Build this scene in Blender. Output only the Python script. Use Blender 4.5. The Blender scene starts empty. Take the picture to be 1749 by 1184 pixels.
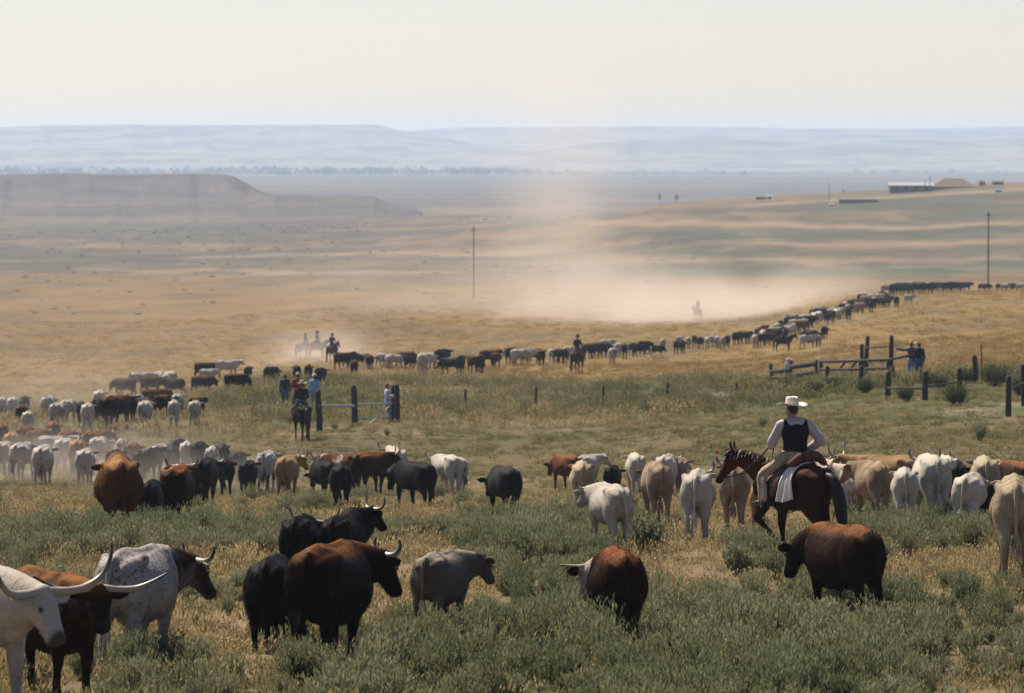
import bpy, bmesh, math, random
import numpy as np
from mathutils import Vector, Matrix

random.seed(7)
RNG = np.random.default_rng(11)
SC = bpy.context.scene
COL = SC.collection
rad = math.radians

# ------------------------------------------------------------------ camera, sky, sun, exposure
CAM_Z = 30.0                       # eye height above the datum of the plain
LENS, SENSOR = 200.0, 36.0
cam_d = bpy.data.cameras.new('camera')
cam_d.lens = LENS
cam_d.sensor_width = SENSOR
cam_d.clip_start = 0.5
cam_d.clip_end = 120000
cam_d.dof.use_dof = True
cam_d.dof.focus_distance = 82.0
cam_d.dof.aperture_fstop = 6.3
PITCH = math.atan(352 / 9717.0)
cam = bpy.data.objects.new('camera', cam_d)
COL.objects.link(cam)
cam.location = (0, 0, CAM_Z)
cam.rotation_euler = (math.pi / 2 - PITCH, 0, 0)
SC.camera = cam

SUN_ELEV, SUN_ROT = rad(55), rad(-40)
world = bpy.data.worlds.new('World')
SC.world = world
world.use_nodes = True
wn = world.node_tree
bg = wn.nodes['Background']
sky = wn.nodes.new('ShaderNodeTexSky')
sky.sky_type = 'NISHITA'
sky.sun_disc = False
sky.sun_elevation = SUN_ELEV
sky.sun_rotation = SUN_ROT
sky.altitude = 2200
sky.air_density = 1.1
sky.dust_density = 1.2
sky.ozone_density = 0.0
warm = wn.nodes.new('ShaderNodeMix')          # dust in the air takes a little blue out of the whole sky
warm.data_type, warm.blend_type = 'RGBA', 'MULTIPLY'
warm.inputs[0].default_value = 1.0
warm.inputs[7].default_value = (1.065, .992, 1.10, 1)
wn.links.new(sky.outputs[0], warm.inputs[6])
wn.links.new(warm.outputs[2], bg.inputs[0])
bg.inputs[1].default_value = 0.053

sun_d = bpy.data.lights.new('sun', 'SUN')
sun_d.energy = 5.0
sun_d.angle = rad(0.53)
sun_d.color = (1.0, 0.90, 0.75)
sun = bpy.data.objects.new('sun', sun_d)
COL.objects.link(sun)
to_sun = Vector((math.sin(SUN_ROT) * math.cos(SUN_ELEV), math.cos(SUN_ROT) * math.cos(SUN_ELEV), math.sin(SUN_ELEV)))
sun.rotation_euler = to_sun.to_track_quat('Z', 'Y').to_euler()
sun.location = (-20, 40, 120)

SC.view_settings.view_transform = 'Standard'
SC.view_settings.look = 'None'
SC.view_settings.exposure = 0.86
SC.view_settings.gamma = 1.0
SC.view_settings.use_curve_mapping = False
SC.render.engine = 'CYCLES'
cy = SC.cycles
cy.max_bounces = 4
cy.diffuse_bounces = 1
cy.glossy_bounces = 2
cy.transmission_bounces = 3
cy.transparent_max_bounces = 6
cy.volume_bounces = 1
cy.volume_step_rate = 1.0
cy.volume_max_steps = 160
cy.caustics_reflective = False
cy.caustics_refractive = False
cy.use_denoising = True

# ------------------------------------------------------------------ terrain function
FPX = 1749 * LENS / SENSOR         # focal length measured in photograph pixels
# heights relative to the eye, surveyed along seven bearings (given by the photo column each one passes through)
T_PX = [-400, 0, 300, 600, 900, 1200, 1500, 1749, 2150]
T_D = [2, 20, 50, 60, 65, 75, 84, 92, 105, 122, 140, 158, 190, 212, 235, 262, 300, 335, 370, 440, 550, 690, 800, 900, 1050, 1200, 1600, 1800, 2000, 2300, 3000, 5000, 8000, 11000, 20000, 60000]
_near = [-1.9, -4.2, -5.55, -5.83, -5.99, -6.3, -6.5, -6.72, -7.4, -8.3]
_left = [-9.2, -10.2, -11.8, -12.8, -13.6, -14.2, -15.1, -16.2, -17.3, -19.6, -22.4, -25.6, -27.3, -28.7, -30.2, -31.5, -35.2, -36.2, -37.2, -38.4, -41.5, -46.3, -52, -59, -75, -150]
_l3 = [-9.2, -10.2, -11.8, -12.8, -13.5, -14.0, -14.9, -15.8, -16.9, -19.3, -22.2, -25.3, -27.0, -28.2, -29.8, -31.2, -35.0, -36.0, -37.0, -38.2, -41.2, -46.3, -52, -59, -75, -150]
_c6 = [-9.2, -10.2, -11.8, -12.5, -12.9, -13.15, -14.4, -15.4, -16.3, -18.2, -21.0, -23.8, -25.2, -26.2, -27.8, -29.2, -33, -34.2, -35.4, -37, -40, -46.3, -52, -59, -75, -150]
_c9 = [-9.2, -10.2, -11.7, -12.3, -12.8, -13.4, -14.7, -15.75, -16.5, -18.1, -20.6, -23.6, -25.0, -26.0, -27.8, -29.2, -32, -31, -29.8, -33, -40, -46.3, -52, -59, -75, -150]
_r12 = [-9.1, -9.9, -11.2, -11.7, -12.2, -12.8, -14.0, -15.2, -16.0, -17.7, -20.6, -23.1, -24.7, -25.9, -27.6, -29.2, -27.5, -24.2, -21.6, -27, -40, -46.3, -52, -59, -75, -150]
_r15 = [-9.0, -9.5, -10.3, -10.75, -11.2, -11.7, -12.8, -13.8, -14.7, -16.3, -18.4, -20.2, -21.6, -23.6, -26.5, -28.6, -26.2, -22.0, -17.6, -24, -40, -46.3, -52, -59, -75, -150]
_r17 = [-8.8, -9.3, -10.1, -10.6, -10.9, -11.2, -12.1, -13.0, -13.9, -15.6, -17.4, -19.3, -21.1, -23.9, -26.8, -28.8, -26.0, -20.6, -14.9, -22, -40, -46.3, -52, -59, -75, -150]
T_Z = np.array([_near + r for r in (_left, _left, _l3, _c6, _c9, _r12, _r15, _r17, _r17)])
_ld = np.log(np.array(T_D, float))
LD_GRID = np.linspace(_ld[0], _ld[-1], 1400)
PX_GRID = np.linspace(-400, 2150, 256)


def pchip(x, y, xi):
    h = np.diff(x)
    dl = np.diff(y) / h
    m = np.zeros_like(y)
    for i in range(1, len(x) - 1):
        if dl[i - 1] * dl[i] > 0:
            w1, w2 = 2 * h[i] + h[i - 1], h[i] + 2 * h[i - 1]
            m[i] = (w1 + w2) / (w1 / dl[i - 1] + w2 / dl[i])
    m[0], m[-1] = dl[0], dl[-1]
    k = np.clip(np.searchsorted(x, xi) - 1, 0, len(x) - 2)
    t = (xi - x[k]) / h[k]
    return ((2 * t**3 - 3 * t**2 + 1) * y[k] + (t**3 - 2 * t**2 + t) * h[k] * m[k]
            + (-2 * t**3 + 3 * t**2) * y[k + 1] + (t**3 - t**2) * h[k] * m[k + 1])


_rows = np.array([pchip(_ld, z, LD_GRID) for z in T_Z])
Z_GRID = np.array([pchip(np.array(T_PX, float), _rows[:, j], PX_GRID) for j in range(_rows.shape[1])])   # [ld, px]


def bilin(grid, a, b):
    a = np.clip(a, 0, grid.shape[0] - 1.001)
    b = np.clip(b, 0, grid.shape[1] - 1.001)
    i, j = a.astype(int), b.astype(int)
    fa, fb = a - i, b - j
    return (grid[i, j] * (1 - fa) * (1 - fb) + grid[i + 1, j] * fa * (1 - fb) + grid[i, j + 1] * (1 - fa) * fb + grid[i + 1, j + 1] * fa * fb)


def vnoise(x, y, seed=0):
    """smooth value noise on the plane, -1..1, vectorised"""
    xi, yi = np.floor(x).astype(np.int64), np.floor(y).astype(np.int64)
    fx, fy = x - xi, y - yi
    fx = fx * fx * (3 - 2 * fx)
    fy = fy * fy * (3 - 2 * fy)

    def h(a, b):
        n = (a * 374761393 + b * 668265263 + seed * 974711) & 0x7fffffff
        n = ((n ^ (n >> 13)) * 1274126177) & 0x7fffffff
        return ((n ^ (n >> 16)) & 0xffff) / 32767.5 - 1
    return (h(xi, yi) * (1 - fx) + h(xi + 1, yi) * fx) * (1 - fy) + (h(xi, yi + 1) * (1 - fx) + h(xi + 1, yi + 1) * fx) * fy


def fbm(x, y, oct=4, seed=0):
    s, a, t = 0, 1.0, 0
    for k in range(oct):
        s = s + a * vnoise(x * 2**k, y * 2**k, seed + k * 17)
        t += a
        a *= 0.5
    return s / t


def ground_z(x, y):
    x, y = np.asarray(x, float), np.asarray(y, float)
    d = np.maximum(y, 2.0)
    px = 874.5 + FPX * x / d
    a = (np.log(d) - LD_GRID[0]) / (LD_GRID[-1] - LD_GRID[0]) * (len(LD_GRID) - 1)
    b = (px + 400) / 2550 * 255
    z = bilin(Z_GRID, a, b)
    z = z + 0.07 * fbm(x / 4.0, y / 6.0, 2, 3) + np.clip(d / 1000, 0, 1.5) * 0.35 * fbm(x / 60, y / 90, 3, 9)
    return z + CAM_Z


def project(x, y, z):
    dx, dy, dz = x, y, z - CAM_Z
    depth = dy * math.cos(PITCH) - dz * math.sin(PITCH)
    up = dy * math.sin(PITCH) + dz * math.cos(PITCH)
    return 874.5 + FPX * dx / depth, 592 - FPX * up / depth


_DS = np.exp(np.linspace(math.log(45), math.log(9000), 6000))


def spot(px, py):
    """point of the ground seen in a photo column at a photo row (first hit from the camera)"""
    x = (px - 874.5) / FPX * _DS * 1.0
    z = ground_z(x, _DS)
    _, yy = project(x, _DS, z)
    k = int(np.argmax(yy <= py)) if (yy <= py).any() else len(_DS) - 1
    d = _DS[k]
    depth = d * math.cos(PITCH) - (z[k] - CAM_Z) * math.sin(PITCH)
    return Vector(((px - 874.5) / FPX * depth, d, float(z[k])))


def at(px, d):
    x = (px - 874.5) / FPX * d
    return Vector((x, d, float(ground_z(x, d))))


# ------------------------------------------------------------------ helpers
def tag(o, label=None, cat=None, group=None, kind=None):
    for k, v in (('label', label), ('category', cat), ('group', group), ('kind', kind)):
        if v:
            o[k] = v
    return o


def link(name, me, mat=None, parent=None):
    o = bpy.data.objects.new(name, me)
    COL.objects.link(o)
    if mat is not None and me is not None and not me.materials:
        me.materials.append(mat)
    elif mat is not None and me.materials[0] != mat:
        o.material_slots[0].link = 'OBJECT'
        o.material_slots[0].material = mat
    if parent is not None:
        o.parent = parent
    return o


def empty(name, loc, rotz=0.0, scale=1.0):
    o = bpy.data.objects.new(name, None)
    o.empty_display_size = 0.3
    COL.objects.link(o)
    o.location = loc
    o.rotation_euler = (0, 0, rotz)
    o.scale = (scale,) * 3 if np.isscalar(scale) else scale
    return o


def mesh_np(name, verts, faces, smooth=False):
    me = bpy.data.meshes.new(name)
    me.from_pydata([tuple(v) for v in verts], [], [tuple(f) for f in faces])
    me.update()
    if smooth:
        me.polygons.foreach_set('use_smooth', [True] * len(me.polygons))
    return me


def grid_faces(nr, nc):
    i = np.arange(nr - 1)[:, None] * nc + np.arange(nc - 1)[None, :]
    return np.stack([i, i + 1, i + nc + 1, i + nc], -1).reshape(-1, 4)


class Nodes:
    def __init__(self, name):
        self.mat = bpy.data.materials.new(name)
        self.mat.use_nodes = True
        self.t = self.mat.node_tree
        self.p = self.t.nodes['Principled BSDF']
        self.out = self.t.nodes['Material Output']

    def n(self, typ, **kw):
        nd = self.t.nodes.new('ShaderNode' + typ)
        for k, v in kw.items():
            setattr(nd, k, v)
        return nd

    def l(self, a, b):
        self.t.links.new(a, b)

    def val(self, sock, v):
        if isinstance(v, (int, float)):
            sock.default_value = v
        elif isinstance(v, (tuple, list)):
            sock.default_value = tuple(v) + (1.0,) if len(v) == 3 and sock.type == 'RGBA' else v
        else:
            self.l(v, sock)

    def mix(self, f, a, b, blend='MIX'):
        m = self.n('Mix', data_type='RGBA', blend_type=blend)
        self.val(m.inputs[0], f)
        self.val(m.inputs[6], a)
        self.val(m.inputs[7], b)
        return m.outputs[2]

    def math(self, op, a, b=0.0, clamp=False):
        m = self.n('Math', operation=op, use_clamp=clamp)
        self.val(m.inputs[0], a)
        self.val(m.inputs[1], b)
        return m.outputs[0]

    def noise(self, vec, scale, detail=3, rough=0.55, dist=0.0):
        m = self.n('TexNoise')
        if vec is not None:
            self.l(vec, m.inputs['Vector'])
        m.inputs['Scale'].default_value = scale
        m.inputs['Detail'].default_value = detail
        m.inputs['Roughness'].default_value = rough
        m.inputs['Distortion'].default_value = dist
        return m.outputs[0]

    def step(self, v, lo, hi):
        m = self.n('MapRange', interpolation_type='SMOOTHSTEP')
        self.val(m.inputs[0], v)
        m.inputs[1].default_value, m.inputs[2].default_value = lo, hi
        return m.outputs[0]

    def attr(self, name, kind='GEOMETRY'):
        return self.n('Attribute', attribute_name=name, attribute_type=kind)

    def bump(self, h, strength, dist):
        b = self.n('Bump')
        b.inputs['Strength'].default_value = strength
        b.inputs['Distance'].default_value = dist
        self.val(b.inputs['Height'], h)
        self.l(b.outputs[0], self.p.inputs['Normal'])

    def set(self, **kw):
        for k, v in kw.items():
            self.val(self.p.inputs[k.replace('_', ' ')], v)
        return self


def plain(name, col, rough=0.7, var=0.15, scale=8.0, metal=0.0, bump=0.0, spec=0.3):
    m = Nodes(name)
    tc = m.n('TexCoord').outputs['Object']
    n = m.noise(tc, scale, 4)
    c = m.mix(n, tuple(max(0, v * (1 - var)) for v in col), tuple(min(1, v * (1 + var)) for v in col))
    m.set(Base_Color=c, Roughness=rough, Metallic=metal)
    m.p.inputs['Specular IOR Level'].default_value = spec
    if bump:
        m.bump(m.noise(tc, scale * 4, 4), bump, 0.01)
    return m.mat

# ------------------------------------------------------------------ ground
# vegetation colours (albedo)
C_STRAW = np.array((0.154, 0.110, 0.060))
C_PALE = np.array((0.238, 0.167, 0.110))
C_GOLD = np.array((.180, .108, .025))
C_GREEN = np.array((.046, .060, .014))
C_SAGE = np.array((0.058, 0.062, 0.041))
C_GREY = np.array((0.069, 0.056, 0.048))
C_BARE = np.array((0.211, 0.163, 0.123))
C_OLIVE = np.array((0.081, 0.066, 0.026))
# (column, row, half width, half height, weight) of sage stands (+) and dry straw openings (-) in the near pasture
STANDS = [(900, 925, 120, 38, 1.2), (1110, 925, 35, 30, 1.0), (950, 1030, 120, 70, 1.0), (1250, 1090, 240, 80, 1.0), (1000, 1120, 200, 60, .8),
          (290, 925, 220, 26, 1.0), (720, 1120, 140, 60, .9), (560, 1170, 90, 30, .6), (1590, 895, 130, 35, 1.1), (1400, 1150, 150, 60, .8), (1280, 955, 45, 28, .9), (240, 1150, 120, 40, .5), (1650, 1120, 120, 50, .5),
          (870, 985, 60, 40, .8), (330, 1040, 60, 40, .4), (1640, 985, 80, 30, .4),
          (1230, 890, 110, 45, -1.3), (1160, 975, 80, 45, -1.0), (90, 880, 130, 24, -1.0), (360, 890, 150, 18, -.9), (700, 890, 130, 16, -.8), (620, 1000, 130, 40, -.5), (420, 1120, 110, 60, -.8), (840, 1120, 60, 30, -.5),
          (1600, 985, 150, 40, -.9), (1580, 1080, 90, 30, -.6), (760, 1000, 90, 60, -.5), (60, 1150, 120, 60, -.7), (920, 870, 60, 15, -1), (1390, 900, 60, 40, -.5)]


def sage_field(px, py, x, y):
    f = 0.55 * fbm(x / 2.6, y / 9.0, 3, 21) + 0.25 * fbm(x / 9.0, y / 25.0, 2, 5)
    for cx, cy_, rx, ry, w in STANDS:
        f = f + 0.55 * w * np.exp(-(((px - cx) / rx) ** 2 + ((py - cy_) / ry) ** 2))
    return f


def smooth(a, b, v):
    t = np.clip((v - a) / (b - a), 0, 1)
    return t * t * (3 - 2 * t)


def lerp(a, b, t):
    return a * (1 - t[:, None]) + b * t[:, None]


def veg_colour(x, y, z):
    px, py = project(x, np.maximum(y, 5), z)
    lx = np.log(np.maximum(y, 5))
    w = 9 * fbm(px / 260, lx * 5, 3, 31) + 5 * fbm(px / 70, lx * 14, 3, 37)     # ragged edges of the field bands
    q = py + w
    n1 = fbm(x / 7, y / 20, 4, 41)
    s = smooth(-0.1, 0.35, sage_field(px, py, x, y) + 0.2 * n1)
    c = lerp(np.tile(C_STRAW, (len(x), 1)), C_SAGE, s)                                      # near pasture
    mid = lerp(np.tile(C_OLIVE, (len(x), 1)), C_STRAW, smooth(-0.1, .5, n1 + 0.3 * fbm(x / 25, y / 60, 3, 43)))
    c = lerp(c, mid, smooth(845, 790, q))
    # green strip along the fence
    right = smooth(1200, 1500, px)
    g_lo, g_hi = 705 + 8 * right, 640 - 20 * smooth(1550, 1749, px) + 20 * smooth(1250, 1000, px) * smooth(500, 800, px) * 0.3
    g = smooth(g_lo + 12, g_lo - 6, q) * smooth(g_hi - 10, g_hi + 12, q) * smooth(330, 520, px)
    gl = smooth(735, 715, q) * smooth(655, 690, q) * smooth(230, 400, px) * smooth(700, 520, px)
    grn = lerp(np.tile(C_GREEN, (len(x), 1)), C_STRAW * 0.8, smooth(0.15, .6, n1))
    gold = lerp(np.tile(C_GOLD, (len(x), 1)), C_STRAW, smooth(0.1, .7, fbm(x / 30, y / 120, 4, 51)) * 0.5)
    lft = smooth(900, 400, px)
    gold = lerp(gold, C_STRAW * np.array((1.0, .93, .9)), 0.4 * lft)
    c = lerp(c, gold, smooth(672, 640, q) * (1 - 0.3 * lft))
    c = lerp(c, gold, smooth(700, 655, q) * lft)
    c = lerp(c, C_GREY, 0.45 * smooth(.15, .5, fbm(px / 160, lx * 26, 3, 53)) * smooth(640, 600, q))
    c = lerp(c, grn, np.clip(g + gl * .8, 0, 1))
    # bare tracks and scrapes by the corral
    for bx, by, rx, ry, wt in ((1660, 703, 62, 9, 1), (1720, 690, 60, 6, .8), (1235, 676, 50, 5, 1), (1120, 690, 30, 4, .5), (850, 690, 45, 10, .5), (1490, 640, 60, 4, .6), (880, 740, 50, 5, .55), (960, 735, 60, 4, .5)):
        e = np.exp(-(((px - bx) / rx) ** 2 + ((py - by) / ry) ** 2) ** 2)
        c = lerp(c, C_BARE, np.clip(e * wt * (0.8 + 0.5 * n1), 0, 1))
    # the plain: alternating strips
    far = smooth(500, 470, q)
    strip = fbm(px / 420 + 3, lx * 17, 4, 61) + 0.4 * fbm(px / 45, lx * 40, 4, 67)
    pl = lerp(np.tile(C_STRAW * np.array((1, .93, .95)), (len(x), 1)), C_GREY, smooth(-0.2, .15, strip))
    pl = lerp(pl, C_SAGE * np.array((.9, 1, .95)), smooth(.25, .6, fbm(px / 300 + 9, lx * 22, 3, 71)))
    c = lerp(c, pl, far * 0.95)
    for (yc, hw, x0, x1, colr, wt) in ((462, 4, 150, 760, C_PALE, 1), (455, 6, 0, 900, C_SAGE, .5), (437, 3, 300, 900, C_PALE, .8), (445, 4, 380, 600, C_SAGE, .7), (460, 9, 950, 1749, C_SAGE * np.array((.9, 1.1, .9)), .9),
                                       (381, 4, 990, 1749, C_PALE, 1), (397, 9, 1030, 1749, C_SAGE, .85), (425, 7, 1080, 1749, C_SAGE, .8), (412, 4, 1200, 1749, C_PALE, .6), (441, 5, 1000, 1749, C_PALE, .6), (372, 5, 1180, 1600, C_SAGE, .5), (386, 14, 0, 330, C_SAGE, .7), (398, 10, 240, 420, C_SAGE * .8, .6),
                                       (373, 4, 60, 420, C_PALE, .9), (476, 5, 0, 1749, C_GOLD, .5), (345, 14, 430, 1000, C_GREY * np.array((1.1, .95, 1)), .7), (360, 4, 420, 1000, C_PALE, .5), (356, 14, 1560, 1749, C_SAGE, .8)):
        e = np.exp(-((q - yc) / hw) ** 2) * smooth(x0 - 40, x0 + 60, px) * smooth(x1 + 60, x1 - 40, px)
        c = lerp(c, colr, e * wt * far)
    # dirt road climbing the far hill on the right
    rd = 352 - (px - 1250) * 0.058
    e = np.exp(-((py - rd) / 2.6) ** 2) * smooth(1180, 1320, px) * (y > 1300) * (y < 2100)
    c = lerp(c, C_PALE * 1.05, e)
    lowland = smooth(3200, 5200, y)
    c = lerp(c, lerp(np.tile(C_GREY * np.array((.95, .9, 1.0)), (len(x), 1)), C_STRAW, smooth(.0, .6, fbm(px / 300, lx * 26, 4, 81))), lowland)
    return np.clip(c, 0, 1)


def colour_attr(me, rgb, name='veg'):
    a = me.color_attributes.new(name, 'FLOAT_COLOR', 'POINT')
    a.data.foreach_set('color', np.concatenate([rgb, np.ones((len(rgb), 1))], 1).astype(np.float32).ravel())


def build_ground():
    dd = np.concatenate([[2, 10, 25, 40], np.exp(np.linspace(math.log(50), math.log(9000), 640)), [11000, 15000, 20000, 35000, 60000]])
    us = np.concatenate([[-1.6, -.8, -.4, -.2], (np.linspace(-250, 2000, 200) - 874.5) / FPX, [.2, .4, .8, 1.6]])
    X = dd[:, None] * us[None, :]
    Y = np.repeat(dd[:, None], len(us), 1)
    # the sheet also runs back under and behind the camera
    Xb = np.tile(us[None, :] * 200, (2, 1))
    Yb = np.array([[-200.0], [-3.0]]).repeat(len(us), 1)
    x, y = X.ravel(), Y.ravel()
    z = ground_z(x, y)
    zb = np.full(Xb.size, CAM_Z - 1.75)
    v = np.concatenate([np.stack([Xb.ravel(), Yb.ravel(), zb], 1), np.stack([x, y, z], 1)])
    me = mesh_np('ground', v, grid_faces(len(dd) + 2, len(us)), True)
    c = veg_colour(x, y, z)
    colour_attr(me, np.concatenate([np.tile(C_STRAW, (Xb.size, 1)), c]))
    m = Nodes('prairie_ground')
    geo = m.n('NewGeometry').outputs['Position']
    mp = m.n('Mapping')
    m.l(geo, mp.inputs[0])
    mp.inputs['Scale'].default_value = (1, .35, 1)
    a = m.attr('veg').outputs['Color']
    n1 = m.noise(mp.outputs[0], 0.9, 6, .65)
    n2 = m.noise(mp.outputs[0], 0.06, 5, .6)
    n3 = m.noise(geo, 6.0, 4, .7)
    c1 = m.mix(m.step(n1, .35, .72), a, m.mix(0.5, a, (.05, .05, .03)))
    c2 = m.mix(m.math('MULTIPLY', m.step(n2, .45, .7), .35), c1, m.mix(.5, c1, (.26, .18, .10)))
    c3 = m.mix(m.math('MULTIPLY', m.step(n3, .5, .75), .3), c2, m.mix(.6, c2, (.05, .045, .03)))
    mpf = m.n('Mapping')
    m.l(geo, mpf.inputs[0])
    mpf.inputs['Scale'].default_value = (.05, .009, .05)
    nf = m.noise(mpf.outputs[0], 1.0, 8, .68)                      # scrub and bare patches that show at a distance
    c3 = m.mix(m.math('MULTIPLY', m.step(nf, .52, .64), .55), c3, m.mix(.75, c3, (.045, .045, .032)))
    c3 = m.mix(m.math('MULTIPLY', m.step(nf, .46, .34), .4), c3, m.mix(.5, c3, (.30, .21, .14)))
    m.set(Base_Color=c3, Roughness=.95)
    m.p.inputs['Specular IOR Level'].default_value = .1
    m.bump(n1, .6, .25)
    o = link('ground', me, m.mat)
    tag(o, 'rolling prairie of straw-coloured grass and sage falling away to the plain', kind='structure')
    return o


build_ground()


# ------------------------------------------------------------------ far relief
def rock_material(name, top, low, band):
    m = Nodes(name)
    geo = m.n('NewGeometry')
    mp = m.n('Mapping')
    m.l(geo.outputs['Position'], mp.inputs[0])
    mp.inputs['Scale'].default_value = (.0016, .0016, .03)
    n = m.noise(mp.outputs[0], 3, 6, .65)
    mp2 = m.n('Mapping')
    m.l(geo.outputs['Position'], mp2.inputs[0])
    mp2.inputs['Scale'].default_value = (.006, .006, .10)
    n2 = m.noise(mp2.outputs[0], 2.5, 5, .65)
    c = m.mix(m.step(n, .38, .62), low, top)
    c = m.mix(m.math('MULTIPLY', m.step(n2, .5, .68), .75), c, band)
    m.set(Base_Color=c, Roughness=.95)
    m.p.inputs['Specular IOR Level'].default_value = .05
    m.bump(n2, .5, 4)
    return m.mat


def hill(name, crest, dist, depth_front, depth_back, mat, label, base_drop=8, seed=0, cliff=.25, nx=220, ny=46):
    """a long landform: crest = [(photo column, photo row)] of its skyline at distance dist; it slopes to the plain in front and behind"""
    cx = np.array([c[0] for c in crest], float)
    cyv = np.array([c[1] for c in crest], float)
    px = np.linspace(cx[0], cx[-1], nx)
    row = np.interp(px, cx, cyv) + .8 * fbm(px / 25, px * 0, 3, seed)
    t = np.linspace(-1, 1, ny)                     # -1 front foot, 0 rim, 1 back foot
    V = []
    for tt in t:
        gul = fbm(px / 38, np.full(nx, tt * 1.1), 4, seed + 3)
        d = dist + (tt * (depth_front if tt < 0 else depth_back)) * (1 + .0 * gul) + gul * depth_front * .07 * (1 - abs(tt))
        x = (px - 874.5) / FPX * d
        zb = ground_z(x, d) - base_drop
        zr = CAM_Z + dist * np.tan(np.arctan((592 - row) / FPX) - PITCH)
        a = np.clip(1 - abs(tt) * (1.0 + .12 * gul), 0, 1)
        prof = np.where(a > 1 - cliff, .72 + .28 * smooth(1 - cliff, 1 - cliff * .45, a), .72 * (a / (1 - cliff)) ** 1.25)
        V.append(np.stack([x, d, zb + (zr - zb) * prof], 1))
    me = mesh_np(name, np.concatenate(V), grid_faces(ny, nx), True)
    o = link(name, me, mat)
    return tag(o, label, kind='structure')


R_NEAR = rock_material('ridge_grass', (.12, .093, .075), (.075, .062, .056), (.045, .039, .04))
R_FAR = rock_material('mesa_rock', (.24, .20, .16), (.10, .09, .085), (.05, .05, .05))
hill('ridge', [(-400, 301), (0, 300), (110, 297), (200, 299), (330, 297), (385, 300), (402, 304), (425, 318), (450, 330), (490, 340), (560, 350)], 3600, 1150, 900, R_NEAR, 'brown flat-topped ridge ending in a bluff on the left', 4, 5, .22)
hill('ridge', [(380, 349), (470, 333), (560, 336), (600, 334), (640, 337), (665, 350), (720, 362)], 3150, 450, 420, R_NEAR, 'low shelf at the foot of the brown ridge', 4, 15, .3, 110, 30)
hill('mesa', [(-900, 219), (0, 217), (180, 214), (420, 215), (640, 214), (670, 221), (760, 236), (900, 262)], 13500, 2600, 2200, R_FAR, 'hazy blue mesa rim along the left skyline', 20, 25, .4)
hill('mesa', [(300, 262), (690, 226), (760, 219), (1100, 217), (1500, 221), (1749, 217), (2700, 219)], 15500, 2500, 2200, R_FAR, 'hazy blue mesa rim along the right skyline', 20, 35, .4)
hill('mesa', [(560, 288), (690, 268), (760, 262), (920, 258), (1000, 246), (1080, 239), (1250, 238), (1500, 241), (1749, 238), (2600, 240)], 11800, 1300, 1500, R_FAR, 'lower hazy bench in front of the right skyline mesa', 20, 45, .35)
hill('mesa', [(-900, 262), (0, 262), (200, 259), (420, 266), (600, 268), (760, 280)], 11000, 1200, 1500, R_FAR, 'pale hazy bench below the left skyline mesa', 20, 55, .3)

# ------------------------------------------------------------------ grass and sage (uncountable ground cover)
def leaf_material(name, dry, green, rough=.8, trans=.45, gold=None):
    m = Nodes(name)
    t = m.attr('tint', 'INSTANCER').outputs['Fac']
    b = m.attr('blade').outputs['Color']
    sep = m.n('SeparateColor')
    m.l(b, sep.inputs[0])
    v = m.math('ADD', t, m.math('MULTIPLY', m.math('SUBTRACT', sep.outputs[0], .5), .5), True)
    c = m.mix(v, dry, green)
    if gold:
        c = m.mix(m.math('MULTIPLY', t, -1.0, True), c, gold)
    k = m.math('ADD', .28, m.math('MULTIPLY', sep.outputs[1], 1.25))     # every blade a little lighter or darker
    c = m.mix(1.0, c, m.n('CombineColor').outputs[0], 'MULTIPLY')
    comb = c.node.inputs[7].links[0].from_node
    for i in range(3):
        m.l(k, comb.inputs[i])
    m.set(Base_Color=c, Roughness=rough)
    m.p.inputs['Specular IOR Level'].default_value = .15
    tr = m.n('BsdfTranslucent')
    m.l(c, tr.inputs[0])
    mx = m.n('MixShader')
    mx.inputs[0].default_value = trans
    m.l(m.p.outputs[0], mx.inputs[1])
    m.l(tr.outputs[0], mx.inputs[2])
    m.l(mx.outputs[0], m.out.inputs['Surface'])
    return m.mat


def blades_mesh(name, n, h, spread, width, lean, seed, curl=.25, seg=2, heads=0.0):
    r = np.random.default_rng(seed)
    V, F, C = [], [], []
    for i in range(n):
        a = r.uniform(0, 6.283)
        rr = spread * math.sqrt(r.uniform())
        bx, by = rr * math.cos(a), rr * math.sin(a)
        hh = h * r.uniform(.45, 1.0)
        la = a + r.normal(0, .7)
        ln = lean * r.uniform(.2, 1) * (0.4 + rr / max(spread, .01))
        w = width * r.uniform(.6, 1.3)
        wa = r.uniform(0, 3.14)
        wx, wy = math.cos(wa) * w / 2, math.sin(wa) * w / 2
        c = (r.uniform(), r.uniform(), 0, 1)
        b0 = len(V)
        for s in range(seg + 1):
            t = s / seg
            off = ln * hh * t ** 1.6
            z = hh * (t - curl * ln * t * t)
            ww = (1 - t ** 2.2) if s < seg else 0
            x, y = bx + math.cos(la) * off, by + math.sin(la) * off
            if s < seg:
                V += [(x - wx * ww, y - wy * ww, z), (x + wx * ww, y + wy * ww, z)]
                C += [c, c]
            else:
                V += [(x, y, z)]
                C += [c]
        for s in range(seg - 1):
            k = b0 + 2 * s
            F.append((k, k + 1, k + 3, k + 2))
        k = b0 + 2 * (seg - 1)
        F.append((k, k + 1, k + 2))
        if r.uniform() < heads:
            x, y, z = V[-1]
            hw = width * 1.6
            b0 = len(V)
            V += [(x - hw, y, z - .01), (x + hw, y, z - .01), (x + .004, y + .01, z + .07), (x, y - hw, z + .02)]
            C += [(0, r.uniform(.5, 1), 0, 1)] * 4
            F += [(b0, b0 + 1, b0 + 2), (b0, b0 + 3, b0 + 2)]
    me = mesh_np(name, V, F)
    a = me.color_attributes.new('blade', 'FLOAT_COLOR', 'POINT')
    a.data.foreach_set('color', np.array(C, np.float32).ravel())
    return me


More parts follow.
